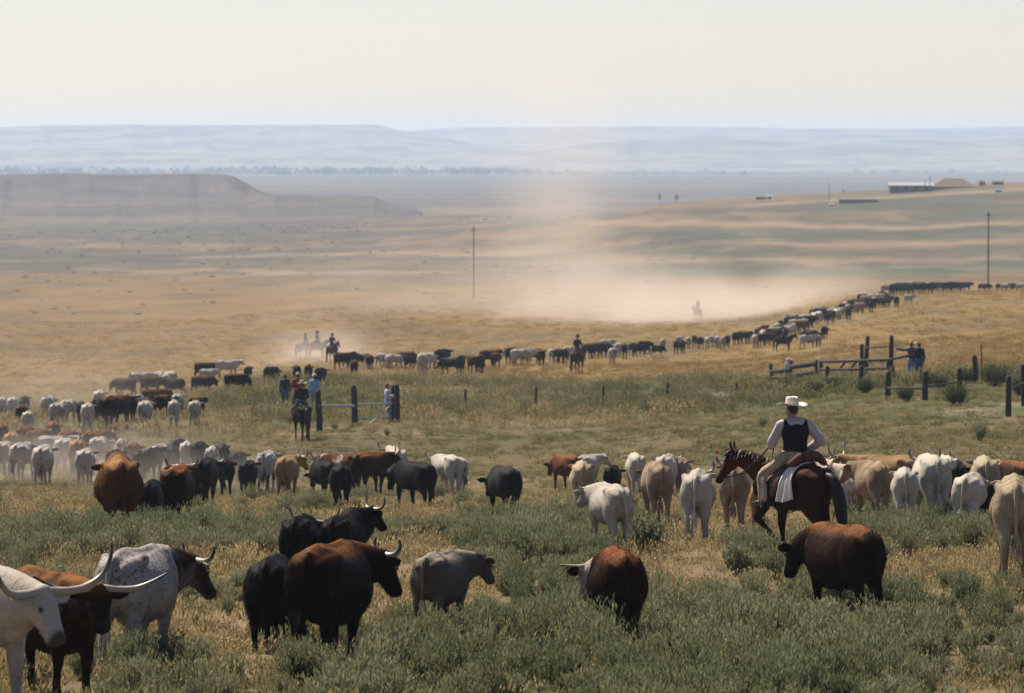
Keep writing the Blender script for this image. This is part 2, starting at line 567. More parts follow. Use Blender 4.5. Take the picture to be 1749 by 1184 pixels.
def sage_mesh(name, stems, h, spread, seed, leaf=.055, wl=.008):
    """a sagebrush: upright woody stems fanning from the root, each dressed with small narrow leaves"""
    r = np.random.default_rng(seed)
    V, F, C = [], [], []
    for i in range(stems):
        a = r.uniform(0, 6.283)
        tilt = abs(r.normal(0, .38))
        rr = spread * math.sqrt(r.uniform()) * .6
        base = np.array((rr * math.cos(a) * .6, rr * math.sin(a) * .6, 0))
        dirv = np.array((math.cos(a) * math.sin(tilt), math.sin(a) * math.sin(tilt), math.cos(tilt)))
        L = h * r.uniform(.5, 1.0)
        tone = r.uniform(.1, .9)
        # stem
        b0 = len(V)
        s = np.array((-math.sin(a), math.cos(a), 0)) * .005
        e = base + dirv * L + np.array((0, 0, .08 * L))
        V += [tuple(base - s), tuple(base + s), tuple(e)]
        C += [(0, .1, 0, 1)] * 3
        F.append((b0, b0 + 1, b0 + 2))
        nl = int(10 + 8 * r.uniform())
        for k in range(nl):
            t = .3 + .7 * (k + r.uniform()) / nl
            p = base + dirv * L * t + np.array((0, 0, .08 * L * t * t))
            ph = r.uniform(0, 6.283)
            lv = np.array((math.cos(ph) * .6, math.sin(ph) * .6, r.uniform(.8, 2.2)))
            lv = lv / np.linalg.norm(lv) * leaf * r.uniform(.7, 1.5)
            sv = np.cross(lv, r.normal(size=3))
            sv = sv / (np.linalg.norm(sv) + 1e-6) * wl * r.uniform(.7, 1.3)
            b0 = len(V)
            V += [tuple(p - sv * .4), tuple(p + lv * .6 - sv), tuple(p + lv), tuple(p + lv * .6 + sv)]
            c = (np.clip(tone + r.normal(0, .15), 0, 1), np.clip(.25 + .6 * t + r.normal(0, .1), 0, 1), 0, 1)
            C += [c] * 4
            F.append((b0, b0 + 1, b0 + 2, b0 + 3))
    me = mesh_np(name, V, F)
    a = me.color_attributes.new('blade', 'FLOAT_COLOR', 'POINT')
    a.data.foreach_set('color', np.array(C, np.float32).ravel())
    return me


M_GRASS = leaf_material('grass_blades', (.33, .25, .125), (.068, .086, .020), gold=(.205, .124, .028))
M_SAGE = leaf_material('sage_leaves', (.25, .23, .125), (.112, .135, .062), trans=.32)


def scatter(name, protos, mat, pts, scl, tint, label, zscale=None):
    """one object of ground cover: copies of a few tufts on given points"""
    pc = bpy.data.collections.new(name + '_tufts')
    for k, me in enumerate(protos):
        if not me.materials:
            me.materials.append(mat)
        o = bpy.data.objects.new(me.name, me)
        pc.objects.link(o)
    me = bpy.data.meshes.new(name)
    me.from_pydata([tuple(p) for p in pts], [], [])
    n = len(pts)
    rot = np.stack([RNG.normal(0, .05, n), RNG.normal(0, .05, n), RNG.uniform(0, 6.283, n)], 1)
    for nm, typ, key, arr in (('tint', 'FLOAT', 'value', tint), ('scl', 'FLOAT_VECTOR', 'vector', np.stack([scl, scl, scl if zscale is None else zscale], 1)), ('rot', 'FLOAT_VECTOR', 'vector', rot), ('pick', 'INT', 'value', RNG.integers(0, len(protos), n))):
        a = me.attributes.new(nm, typ, 'POINT')
        a.data.foreach_set(key, np.ascontiguousarray(arr, dtype=np.int32 if typ == 'INT' else np.float32).ravel())
    o = link(name, me)
    ng = bpy.data.node_groups.new(name + '_scatter', 'GeometryNodeTree')
    ng.interface.new_socket('Geometry', in_out='INPUT', socket_type='NodeSocketGeometry')
    ng.interface.new_socket('Geometry', in_out='OUTPUT', socket_type='NodeSocketGeometry')
    gi, go = ng.nodes.new('NodeGroupInput'), ng.nodes.new('NodeGroupOutput')
    ci = ng.nodes.new('GeometryNodeCollectionInfo')
    ci.inputs['Collection'].default_value = pc
    ci.inputs['Separate Children'].default_value = True
    ci.inputs['Reset Children'].default_value = True
    ip = ng.nodes.new('GeometryNodeInstanceOnPoints')
    ip.inputs['Pick Instance'].default_value = True

    def named(nm, dt):
        nd = ng.nodes.new('GeometryNodeInputNamedAttribute')
        nd.data_type = dt
        nd.inputs['Name'].default_value = nm
        return nd.outputs['Attribute']
    ng.links.new(gi.outputs[0], ip.inputs['Points'])
    ng.links.new(ci.outputs[0], ip.inputs['Instance'])
    ng.links.new(named('pick', 'INT'), ip.inputs['Instance Index'])
    e2r = ng.nodes.new('FunctionNodeEulerToRotation')
    ng.links.new(named('rot', 'FLOAT_VECTOR'), e2r.inputs[0])
    ng.links.new(e2r.outputs[0], ip.inputs['Rotation'])
    ng.links.new(named('scl', 'FLOAT_VECTOR'), ip.inputs['Scale'])
    ng.links.new(ip.outputs[0], go.inputs[0])
    md = o.modifiers.new('scatter', 'NODES')
    md.node_group = ng
    tag(o, label, kind='stuff')
    return o


def sample_strip(d0, d1, density, margin=.10):
    """points spread evenly over the ground between two distances, a little wider than the view"""
    hw = .09 * (1 + margin) + .004
    n = int(density * hw * (d1 * d1 - d0 * d0))
    d = np.sqrt(RNG.uniform(d0 * d0, d1 * d1, n))
    x = RNG.uniform(-hw, hw, n) * d
    z = ground_z(x, d)
    px, py = project(x, d, z)
    return x, d, z, px, py


def plant_cover():
    grass = [blades_mesh('grass_tuft', 55, .42, .16, .011, .75, 1, heads=.3), blades_mesh('grass_tuft', 45, .34, .20, .012, 1.0, 2, heads=.15),
             blades_mesh('grass_tuft', 38, .52, .12, .010, .55, 3, heads=.5), blades_mesh('grass_tuft', 70, .28, .24, .012, 1.1, 4)]
    sage = [sage_mesh('sage_tuft', 85, .46, .22, 5), sage_mesh('sage_tuft', 70, .56, .20, 6), sage_mesh('sage_tuft', 110, .38, .30, 7)]
    gp, gs, gt, gz = [], [], [], []
    sp, ss, st = [], [], []
    for d0, d1, den, big in ((54, 100, 7.0, 1.0), (100, 170, 3.2, 1.15), (170, 270, 2.2, 1.35)):
        x, d, z, px, py = sample_strip(d0, d1, den)
        f = sage_field(px, py, x, d) + RNG.normal(0, .12, len(x))
        isage = (f > .09 + .5 * smooth(880, 830, py))
        # sage
        k = isage & (RNG.uniform(size=len(x)) < .5)
        sp.append(np.stack([x, d, z - .03], 1)[k])
        ss.append((RNG.uniform(.38, .95, k.sum()) * (1 + .45 * np.clip(f[k], 0, 1))) * (1 + .15 * (big - 1)))
        st.append(np.clip(.58 + .45 * fbm(x[k] / 3, d[k] / 6, 2, 91) + RNG.normal(0, .12, k.sum()), 0, 1))
        # grass everywhere, thinner inside the sage
        thin = smooth(.12, .42, fbm(x / 1.6, d / 5, 3, 99))                # worn, trampled patches
        k = (~isage & (RNG.uniform(size=len(x)) < .9 - .8 * thin)) | (isage & (RNG.uniform(size=len(x)) < .45))
        gp.append(np.stack([x, d, z - .02], 1)[k])
        gs.append(RNG.uniform(.6, 1.15, k.sum()) * big)
        tuft = RNG.uniform(.55, 1.1, k.sum()) * (1 + .25 * vnoise(x[k] / 1.7, d[k] / 3, 5))
        gz.append(tuft * np.where(py[k] < 770, .5, np.where(py[k] < 860, .55, .66)))
        gt.append(np.clip(.46 + .5 * np.clip(f[k], -.3, .5) + .3 * fbm(x[k] / 5, d[k] / 14, 3, 95) + RNG.normal(0, .16, k.sum()) + .18 * smooth(860, 780, py[k]), 0, 1))
    # farther grass, coarser
    for d0, d1, den, big in ((270, 480, .42, 2.0), (480, 900, .075, 3.6)):
        x, d, z, px, py = sample_strip(d0, d1, den)
        col = veg_colour(x, d, z)
        greenish = np.clip(1.35 - col[:, 0] / np.maximum(col[:, 1], .01) * .72, 0, 1) * 1.1
        bare = col[:, 2] > .092
        goldish = np.clip((col[:, 0] / np.maximum(col[:, 2], .005) - 3.0) / 3.0, 0, 1)
        k = ~bare
        gp.append(np.stack([x, d, z - .02], 1)[k])
        gs.append(RNG.uniform(.7, 1.2, k.sum()) * big)
        gz.append(RNG.uniform(.6, 1.1, k.sum()) * np.where(greenish[k] > .45, 1.7, .75))
        g1 = np.clip(greenish[k] + RNG.normal(0, .12, k.sum()) - .1, 0, 1)
        gt.append(np.where(g1 < .25, g1 - goldish[k] * RNG.uniform(.6, 1, k.sum()) * 1.0, g1))
    # scattered scrub dots on the plain
    x, d, z, px, py = sample_strip(880, 3000, .0022)
    k = fbm(x / 90, d / 700, 3, 111) > .05
    dp, ds = np.stack([x, d, z - .2], 1)[k], RNG.uniform(1.2, 3.4, k.sum()) * np.sqrt(d[k] / 1200)
    scatter('scrub', sage, M_SAGE, dp, ds, np.full(len(dp), .8), 'dark low scrub dotting the far plain', ds * .3)
    scatter('grass', grass, M_GRASS, np.concatenate(gp), np.concatenate(gs), np.concatenate(gt), 'dry straw-coloured bunch grass covering the pasture', np.concatenate(gz))
    scatter('sagebrush_cover', sage, M_SAGE, np.concatenate(sp), np.concatenate(ss), np.concatenate(st), 'grey-green sagebrush covering the near pasture in drifts')
    print('cover', sum(map(len, gp)), sum(map(len, sp)))


plant_cover()

# ------------------------------------------------------------------ animal and figure modelling
def catmull(pts, n):
    P = [np.array(p, float) for p in pts]
    P = [2 * P[0] - P[1]] + P + [2 * P[-1] - P[-2]]
    out = []
    m = len(P) - 3
    for i in range(m):
        for k in range(n):
            t = k / n
            a, b, c, d = P[i:i + 4]
            out.append(.5 * (2 * b + (c - a) * t + (2 * a - 5 * b + 4 * c - d) * t * t + (3 * b - a - 3 * c + d) * t**3))
    out.append(P[-2])
    return out


class Clay:
    """collects closed tubes and lofts; fuse() melts them into one continuous skin"""

    def __init__(self):
        self.v, self.f = [], []

    def rings(self, rings):
        b0, n = len(self.v), len(rings[0])
        for r in rings:
            self.v += [tuple(p) for p in r]
        for i in range(len(rings) - 1):
            for j in range(n):
                a, b = b0 + i * n + j, b0 + i * n + (j + 1) % n
                self.f.append((a, b, b + n, a + n))
        self.f.append(tuple(b0 + j for j in range(n))[::-1])
        self.f.append(tuple(b0 + (len(rings) - 1) * n + j for j in range(n)))

    def tube(self, pts, radii, seg=12, n=4, side=(1, 0, 0)):
        """pts: control points; radii: number or (half width along side, half height) at each"""
        P = catmull(pts, n)
        R = catmull([(r, r, 0) if np.isscalar(r) else (r[0], r[1], 0) for r in radii], n)
        s = np.array(side, float)
        rings = []
        for i, p in enumerate(P):
            t = P[min(i + 1, len(P) - 1)] - P[max(i - 1, 0)]
            t = t / (np.linalg.norm(t) + 1e-9)
            u = s - t * (s @ t)
            if np.linalg.norm(u) < 1e-3:
                u = np.cross(t, (0, 1, 0.3))
            u = u / np.linalg.norm(u)
            w = np.cross(t, u)
            a, b = max(R[i][0], .001), max(R[i][1], .001)
            rings.append([p + u * a * math.cos(q) + w * b * math.sin(q) for q in np.linspace(0, 2 * math.pi, seg, endpoint=False)])
        # round the ends
        def cap(ring, c, t, k):
            return [[c + (np.array(q) - c) * f + t * k * g for q in ring] for f, g in ((.8, .55), (.4, .9))]
        t0 = P[0] - P[1]
        t0 = t0 / (np.linalg.norm(t0) + 1e-9)
        t1 = P[-1] - P[-2]
        t1 = t1 / (np.linalg.norm(t1) + 1e-9)
        rings = cap(rings[0], P[0], t0, min(R[0][0], R[0][1]))[::-1] + rings + cap(rings[-1], P[-1], t1, min(R[-1][0], R[-1][1]))
        self.rings(rings)

    def ball(self, c, r, seg=12, axes=None):
        r = (r, r, r) if np.isscalar(r) else r
        A = np.eye(3) if axes is None else np.array(axes, float)
        rings = []
        for a in np.linspace(.12, math.pi - .12, 9):
            rings.append([np.array(c) + A[0] * r[0] * math.sin(a) * math.cos(q) + A[1] * r[1] * math.sin(a) * math.sin(q) + A[2] * r[2] * math.cos(a) for q in np.linspace(0, 2 * math.pi, seg, endpoint=False)])
        self.rings(rings)

    def raw(self, name, smooth=True):
        me = mesh_np(name, self.v, self.f, smooth)
        return me

    def fuse(self, name, voxel, iters=5, factor=.5):
        me = mesh_np(name + '_clay', self.v, self.f)
        o = bpy.data.objects.new(name + '_clay', me)
        COL.objects.link(o)
        r = o.modifiers.new('r', 'REMESH')
        r.mode = 'VOXEL'
        r.voxel_size = voxel
        r.use_smooth_shade = True
        if iters:
            s = o.modifiers.new('s', 'SMOOTH')
            s.factor, s.iterations = factor, iters
        dg = bpy.context.evaluated_depsgraph_get()
        dg.update()
        out = bpy.data.meshes.new_from_object(o.evaluated_get(dg))
        out.name = name
        bpy.data.objects.remove(o)
        bpy.data.meshes.remove(me)
        return out


def coords(me):
    a = np.empty(len(me.vertices) * 3, np.float32)
    me.vertices.foreach_get('co', a)
    return a.reshape(-1, 3)


def set_zone(me, rgba):
    a = me.color_attributes.new('zone', 'FLOAT_COLOR', 'POINT')
    a.data.foreach_set('color', np.ascontiguousarray(rgba, np.float32).ravel())


def seg_dist(P, a, b):
    a, b = np.array(a), np.array(b)
    ab = b - a
    t = np.clip(((P - a) @ ab) / (ab @ ab), 0, 1)
    return np.linalg.norm(P - (a + t[:, None] * ab), axis=1), t


TORSO_COW = [(-.93, 1.20, 1.02, .07), (-.86, 1.30, .84, .16), (-.70, 1.37, .74, .245), (-.48, 1.40, .70, .285), (-.2, 1.355, .62, .325), (.08, 1.335, .565, .35),
             (.34, 1.35, .57, .335), (.55, 1.385, .60, .285), (.74, 1.36, .66, .24), (.9, 1.28, .78, .17), (1.0, 1.2, .9, .1)]


def cow_shape(name, voxel=.024, ny=0, ne=5, hp=-48, hy=0, gait=(.16, -.12, -.14, .14), fat=1.0, hump=0.0, bony=.5, horns=None, tail=(0.0, 0.0), udder=False, ears=True, depth=-0.03, roll=0, legs=1.0, tailtip=.32, eardrop=.0):
    """meshes of one bovine, hips 1.4 m high, facing +Y: dict(body, horn, horn, tail, tail_tuft, eye, eye)"""
    c = Clay()
    rings = []
    for y, top, bot, hw in TORSO_COW:
        hw *= fat
        bot -= depth
        top += hump * .12 * math.exp(-((y - .6) / .22) ** 2)
        mid = bot + (top - bot) * .46
        ring = []
        for q in np.linspace(0, 2 * math.pi, 28, endpoint=False):
            sx, cz = math.sin(q), math.cos(q)
            nar = 1 - (.26 + .14 * bony) * max(0, cz) ** 1.4 - .12 * max(0, -cz) ** 2
            ring.append((hw * math.copysign(abs(sx) ** .85, sx) * nar, y, mid + ((top - mid) if cz > 0 else (mid - bot)) * math.copysign(abs(cz) ** .9, cz)))
        rings.append(ring)
    # denser along the body
    R2 = []
    for i in range(len(rings[0])):
        R2.append(catmull([r[i] for r in rings], 4))
    c.rings([[R2[j][k] for j in range(len(R2))] for k in range(len(R2[0]))])
    # hip bones, pin bones, spine, shoulder blades
    for s in (-1, 1):
        c.ball((s * (.175 + .045 * bony) * fat, -.45, 1.24 + .035 * bony), (.06 + .015 * bony, .10, .07 + .01 * bony))
        c.ball((s * .105, -.84, 1.18), (.06, .09, .07))
        c.tube([(s * .10, .66, 1.30), (s * .18 * fat, .60, 1.08), (s * .19 * fat, .56, .88)], [(.06, .14), (.09, .22), (.10, .17)], side=(1, 0, 0))
        c.tube([(s * .19, -.46, 1.22), (s * .15, -.66, 1.22), (s * .1, -.85, 1.18)], [.09, .10, .07])
    c.tube([(0, -.86, 1.30), (0, -.5, 1.375), (0, 0, 1.335), (0, .55, 1.36)], [.045, .05, .05, .05])
    # legs: gait = forward offset of LF, RF, LH, RH
    lo = max(.049, voxel * 1.25)
    lh = {}
    for k, (s, front) in enumerate(((-1, 1), (1, 1), (-1, 0), (1, 0))):
        g = gait[k]
        lift = .07 if abs(g) > .24 and g < 0 else 0
        if front:
            c.tube([(s * .17, .58, 1.02), (s * .19, .55 + g * .1, .80), (s * .165, .57 + g * .5, .62), (s * .15, .58 + g * .75, .44), (s * .148, .56 + g * .9, .30), (s * .15, .55 + g, .13 + lift), (s * .152, .59 + g, .02 + lift)],
                   [(.12, .17), (.112, .145), (.085, .098), (.070, .074), (lo, lo), (lo * 1.1, lo * 1.15), (.062, .075)])
        else:
            c.tube([(s * .155, -.58, 1.16), (s * .175, -.57 + g * .12, .95), (s * .165, -.61 + g * .3, .74), (s * .15, -.70 + g * .6, .56), (s * .145, -.72 + g * .8, .44), (s * .148, -.68 + g * .95, .27), (s * .15, -.66 + g, .12 + lift), (s * .152, -.61 + g, .02 + lift)],
                   [(.125 * fat, .25), (.145 * fat, .28), (.125, .21), (.082, .118), (.062, .08), (lo, lo), (lo * 1.12, lo * 1.15), (.062, .075)])
    if udder:
        c.ball((0, -.38, .66), (.14, .17, .14))
        for sx in (-.06, .06):
            c.tube([(sx, -.36, .58), (sx, -.36, .49)], [.024, .018])
    # neck and head
    ya, ea = rad(ny), rad(ne)
    fwd = np.array((math.sin(ya) * math.cos(ea), math.cos(ya) * math.cos(ea), math.sin(ea)))
    poll = np.array((0, .82, 1.20)) + .50 * fwd + np.array((0, 0, .04))
    ha, hpit = rad(ny + hy), rad(hp)
    D = np.array((math.sin(ha) * math.cos(hpit), math.cos(ha) * math.cos(hpit), math.sin(hpit)))
    Rt = np.array((math.cos(ha), -math.sin(ha), 0))
    if roll:
        Up0 = np.cross(Rt, D)
        Rt = Rt * math.cos(rad(roll)) + Up0 * math.sin(rad(roll))
    Up = np.cross(Rt, D)
    mid = np.array((0, .86, 1.14)) + .22 * fwd
    nb = poll - Up * .06 + D * .05
    thick = 1 + .35 * hump
    c.tube([(0, .50, 1.06), (0, .78, 1.08), mid - np.array((0, 0, .03)), nb], [(.21 * thick, .33), (.19 * thick, .30 * thick), (.165 * thick, .25 * thick), (.13, .18)], seg=18, n=5, side=tuple(Rt * .5 + np.array((.5, 0, 0))))
    # dewlap
    c.tube([(0, .86, .78), mid + np.array((0, 0, -.26)), nb + D * .08 - Up * .14], [(.05, .10), (.04, .07), (.04, .04)], side=tuple(Rt))
    hs = [(-.06, .075, .06, .07), (0, .12, .092, .12), (.08, .138, .096, .18), (.17, .132, .092, .19), (.27, .106, .08, .15), (.36, .098, .07, .118), (.43, .102, .064, .108), (.49, .08, .05, .08)]
    rings = []
    for s, hw, hu, hd in hs:
        ring = []
        for q in np.linspace(0, 2 * math.pi, 18, endpoint=False):
            cx, cz = math.cos(q), math.sin(q)
            ring.append(poll + D * s + Rt * hw * cx + Up * (hu if cz > 0 else hd) * cz - Up * .02)
        rings.append(ring)
    c.rings(rings)
    c.ball(poll + Up * .045 - D * .01, (.085, .07, .05), axes=(Rt, D, Up))
    if ears:
        for s in (-1, 1):
            e0 = poll + Rt * s * .09 + D * .035
            et = Rt * s * 1.0 - D * .25 - np.array((0, 0, .12 + eardrop))
            et = et / np.linalg.norm(et)
            er = max(.022, voxel * 1.05)
            nrm = np.cross(et, D)
            nrm = nrm / np.linalg.norm(nrm)
            e0 = e0 + Rt * s * .015 - np.array((0, 0, .015))
            c.tube([e0, e0 + et * .08, e0 + et * .18, e0 + et * .26], [(.045, er * 1.3), (.085, er * 1.2), (.08, er * 1.15), (.03, er)], side=tuple(np.cross(nrm, et)))
    body = c.fuse(name, voxel, 9 if voxel < .03 else 5 if voxel < .04 else 2)
    P = coords(body)
    muzzle = poll + D * .48
    dh, th = seg_dist(P, poll, muzzle)
    dn, tn = seg_dist(P, (0, .8, 1.1), nb)
    head = np.clip((.215 - dh) / .05, 0, 1)
    neck = np.clip((.34 - np.minimum(dn, dh + .1)) / .1, 0, 1) * np.clip((P @ fwd - (np.array((0, .8, 1.1)) @ fwd)) / .12, 0, 1)
    leg = np.clip((.56 - P[:, 2]) / .18, 0, 1)
    belly = np.clip((.74 - P[:, 2]) / .1, 0, 1) * (1 - leg) * np.clip((P[:, 1] + .25) / .15, 0, 1) * np.clip((.22 - np.abs(P[:, 0])) / .06, 0, 1)
    muz = np.clip((.13 - np.linalg.norm(P - muzzle, axis=1)) / .04, 0, 1)
    hoof = np.clip((.095 - P[:, 2]) / .02, 0, 1)
    set_zone(body, np.stack([head, np.maximum(neck, head), leg, muz], 1))
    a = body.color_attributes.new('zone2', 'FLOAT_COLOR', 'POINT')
    a.data.foreach_set('color', np.stack([belly, hoof, np.clip((P[:, 2] - 1.2) / .15, 0, 1), np.ones(len(P))], 1).astype(np.float32).ravel())  # third channel: height mask for the painted sunlit back
    out = {'body': body, 'poll': poll, 'frame': (Rt, D, Up)}
    horn_sets = {
        'long': [(.06, 0, 0), (.2, -.01, .02), (.38, .01, .05), (.52, .10, .08), (.60, .25, .07), (.62, .36, .04)],
        'texas': [(.06, 0, 0), (.25, -.02, .0), (.45, 0, .05), (.62, .08, .10), (.80, .19, .10)],
        'up': [(.06, 0, 0), (.16, .0, .02), (.25, .05, .04), (.29, .15, .05), (.27, .24, .03)],
        'lyre': [(.06, 0, 0), (.2, .02, .02), (.32, .10, .02), (.38, .24, -.02), (.34, .38, -.04)],
        'flat': [(.06, 0, 0), (.17, .0, .03), (.28, .015, .08), (.37, .03, .15)],
    }
    if horns:
        ku, hscale = horns if isinstance(horns, tuple) else (horns, 1.0)
        zup = np.array((0, 0, 1.0)) * .8 + Up * .2
        fh = np.array((D[0], D[1], 0))
        fh = fh / (np.linalg.norm(fh) + 1e-6)
        for s in (-1, 1):
            pts = []
            for l, u, f in horn_sets[ku]:
                l2 = .06 + (l - .06) * hscale
                pts.append(poll + Rt * s * l2 + zup * u * hscale + fh * f * hscale + np.array((0, 0, .02)))
            h = Clay()
            rr = [.044 * (1 - i / (len(pts) - .6)) ** .8 + .004 for i in range(len(pts))]
            h.tube(pts, rr, seg=8, n=4)
            hm = h.raw('horn')
            Q = coords(hm)
            L = np.linalg.norm(np.array(pts[-1]) - np.array(pts[0]))
            t = np.clip(np.linalg.norm(Q - np.array(pts[0]), axis=1) / L, 0, 1)
            set_zone(hm, np.stack([t, t, t, np.ones(len(t))], 1))
            out.setdefault('horns', []).append(hm)
    # tail hangs from the rump, swung sideways / out by tail=(sideways, back)
    tx, tb = tail
    tp = [(0, -.84, 1.31), (tx * .1, -.94 - tb * .2, 1.25), (tx * .35, -.985 - tb * .6, 1.05), (tx * .7, -.985 - tb * .9, .82), (tx, -.97 - tb, .58)]
    t = Clay()
    t.tube(tp, [.045, .036, .028, .022, .018], seg=8, n=4)
    out['tail'] = t.raw('tail')
    n_t = len(out['tail'].vertices)
    set_zone(out['tail'], np.zeros((n_t, 4)))
    a = out['tail'].color_attributes.new('zone2', 'FLOAT_COLOR', 'POINT')
    a.data.foreach_set('color', np.tile(np.array((0, 0, 0, 1), np.float32), n_t))
    r = np.random.default_rng(3)
    V, F = [], []
    for k in range(46):
        a = r.uniform(0, 6.28)
        b = np.array(tp[-1]) + np.array((math.cos(a) * .018, math.sin(a) * .018, r.uniform(-.04, .10)))
        L = r.uniform(.18, tailtip)
        e = b + np.array((math.cos(a) * .05 + tx * .15, math.sin(a) * .05, -L))
        m1 = (b + e) / 2 + np.array((math.cos(a) * .03, math.sin(a) * .03, 0))
        s = np.array((-math.sin(a), math.cos(a), 0)) * .012
        b0 = len(V)
        V += [b - s, b + s, m1 + s, m1 - s, e]
        F += [(b0, b0 + 1, b0 + 2, b0 + 3), (b0 + 3, b0 + 2, b0 + 4)]
    out['tuft'] = mesh_np('tail_tuft', V, F)
    for s in (-1, 1):
        e = Clay()
        e.ball(poll + D * .165 + Rt * s * .122 + Up * .03, .024, 8)
        out.setdefault('eyes', []).append(e.raw('eye'))
    return out


# coats -------------------------------------------------------------
def coat(name, base, spot=None, amt=.5, scale=3.0, edge=.06, head=None, neck=None, leg=None, belly=None, muzzle=None, back=None, speck=None, sheen=.03):
    m = Nodes(name)
    tc = m.n('TexCoord').outputs['Object']
    oi = m.n('ObjectInfo')
    mp = m.n('Mapping')
    m.l(tc, mp.inputs[0])
    cmb = m.n('CombineXYZ')
    k = m.math('MULTIPLY', oi.outputs['Random'], 37.0)
    for i in range(3):
        m.l(k, cmb.inputs[i])
    m.l(cmb.outputs[0], mp.inputs['Location'])
    v = mp.outputs[0]
    z, z2 = m.attr('zone'), m.attr('zone2')
    s1, s2 = m.n('SeparateColor'), m.n('SeparateColor')
    m.l(z.outputs['Color'], s1.inputs[0])
    m.l(z2.outputs['Color'], s2.inputs[0])
    n0 = m.noise(v, 2.2, 4, .6)
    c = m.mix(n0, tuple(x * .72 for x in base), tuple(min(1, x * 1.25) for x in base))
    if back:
        c = m.mix(m.math('MULTIPLY', s2.outputs[2], m.step(n0, .3, .6)), c, back)  # sunlit back painted into the coat: lighter colour above a set height
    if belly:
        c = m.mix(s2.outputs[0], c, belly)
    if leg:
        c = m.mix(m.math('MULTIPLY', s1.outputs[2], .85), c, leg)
    if neck:
        wob = m.math('ADD', s1.outputs[1], m.math('MULTIPLY', m.math('SUBTRACT', m.noise(v, 5, 3), .5), .5))
        c = m.mix(m.step(wob, .42, .58), c, neck)
    if spot:
        f = m.step(m.noise(v, scale, 3, .5, .4), 1 - amt - edge, 1 - amt + edge)
        c = m.mix(f, c, spot)
    if speck:
        c = m.mix(m.math('MULTIPLY', m.step(m.noise(v, 22, 2, .5), .57, .66), .8), c, speck)
    if head:
        c = m.mix(m.step(s1.outputs[0], .4, .6), c, head)
    if muzzle:
        c = m.mix(z.outputs['Alpha'], c, muzzle)
    # dried mud and dust rubbed into the lower coat and the rump
    dn = m.noise(v, 4.5, 5, .65)
    c = m.mix(m.math('MULTIPLY', m.math('ADD', .25, m.math('MULTIPLY', s1.outputs[2], .6)), m.step(dn, .5, .7)), c, m.mix(.55, c, (.15, .11, .07)))
    c = m.mix(m.math('MULTIPLY', m.step(m.noise(v, 9, 5, .7), .56, .7), .4), c, m.mix(.6, c, (.05, .04, .03)))
    c = m.mix(s2.outputs[1], c, (.03, .025, .02))
    # hair direction streaks and dust
    hm = m.n('Mapping')
    m.l(tc, hm.inputs[0])
    hm.inputs['Scale'].default_value = (1, .35, .5)
    hn = m.noise(hm.outputs[0], 55, 3, .6)
    c = m.mix(.28, c, m.mix(hn, (.35, .35, .35), (1, 1, 1)), 'MULTIPLY')
    m.set(Base_Color=c, Roughness=.62)
    m.p.inputs['Specular IOR Level'].default_value = .03
    m.p.inputs['Sheen Weight'].default_value = sheen
    m.p.inputs['Sheen Roughness'].default_value = .45
    m.l(c, m.p.inputs['Sheen Tint'])
    rb = m.n('Mapping')
    m.l(tc, rb.inputs[0])
    rb.inputs['Scale'].default_value = (1.2, 9.0, 1.4)
    b = m.math('ADD', m.math('MULTIPLY', hn, .3), m.math('ADD', m.noise(v, 6, 4, .55), m.math('MULTIPLY', m.noise(rb.outputs[0], 1.3, 2), .9)))
    m.bump(b, .55, .03)
    return m.mat


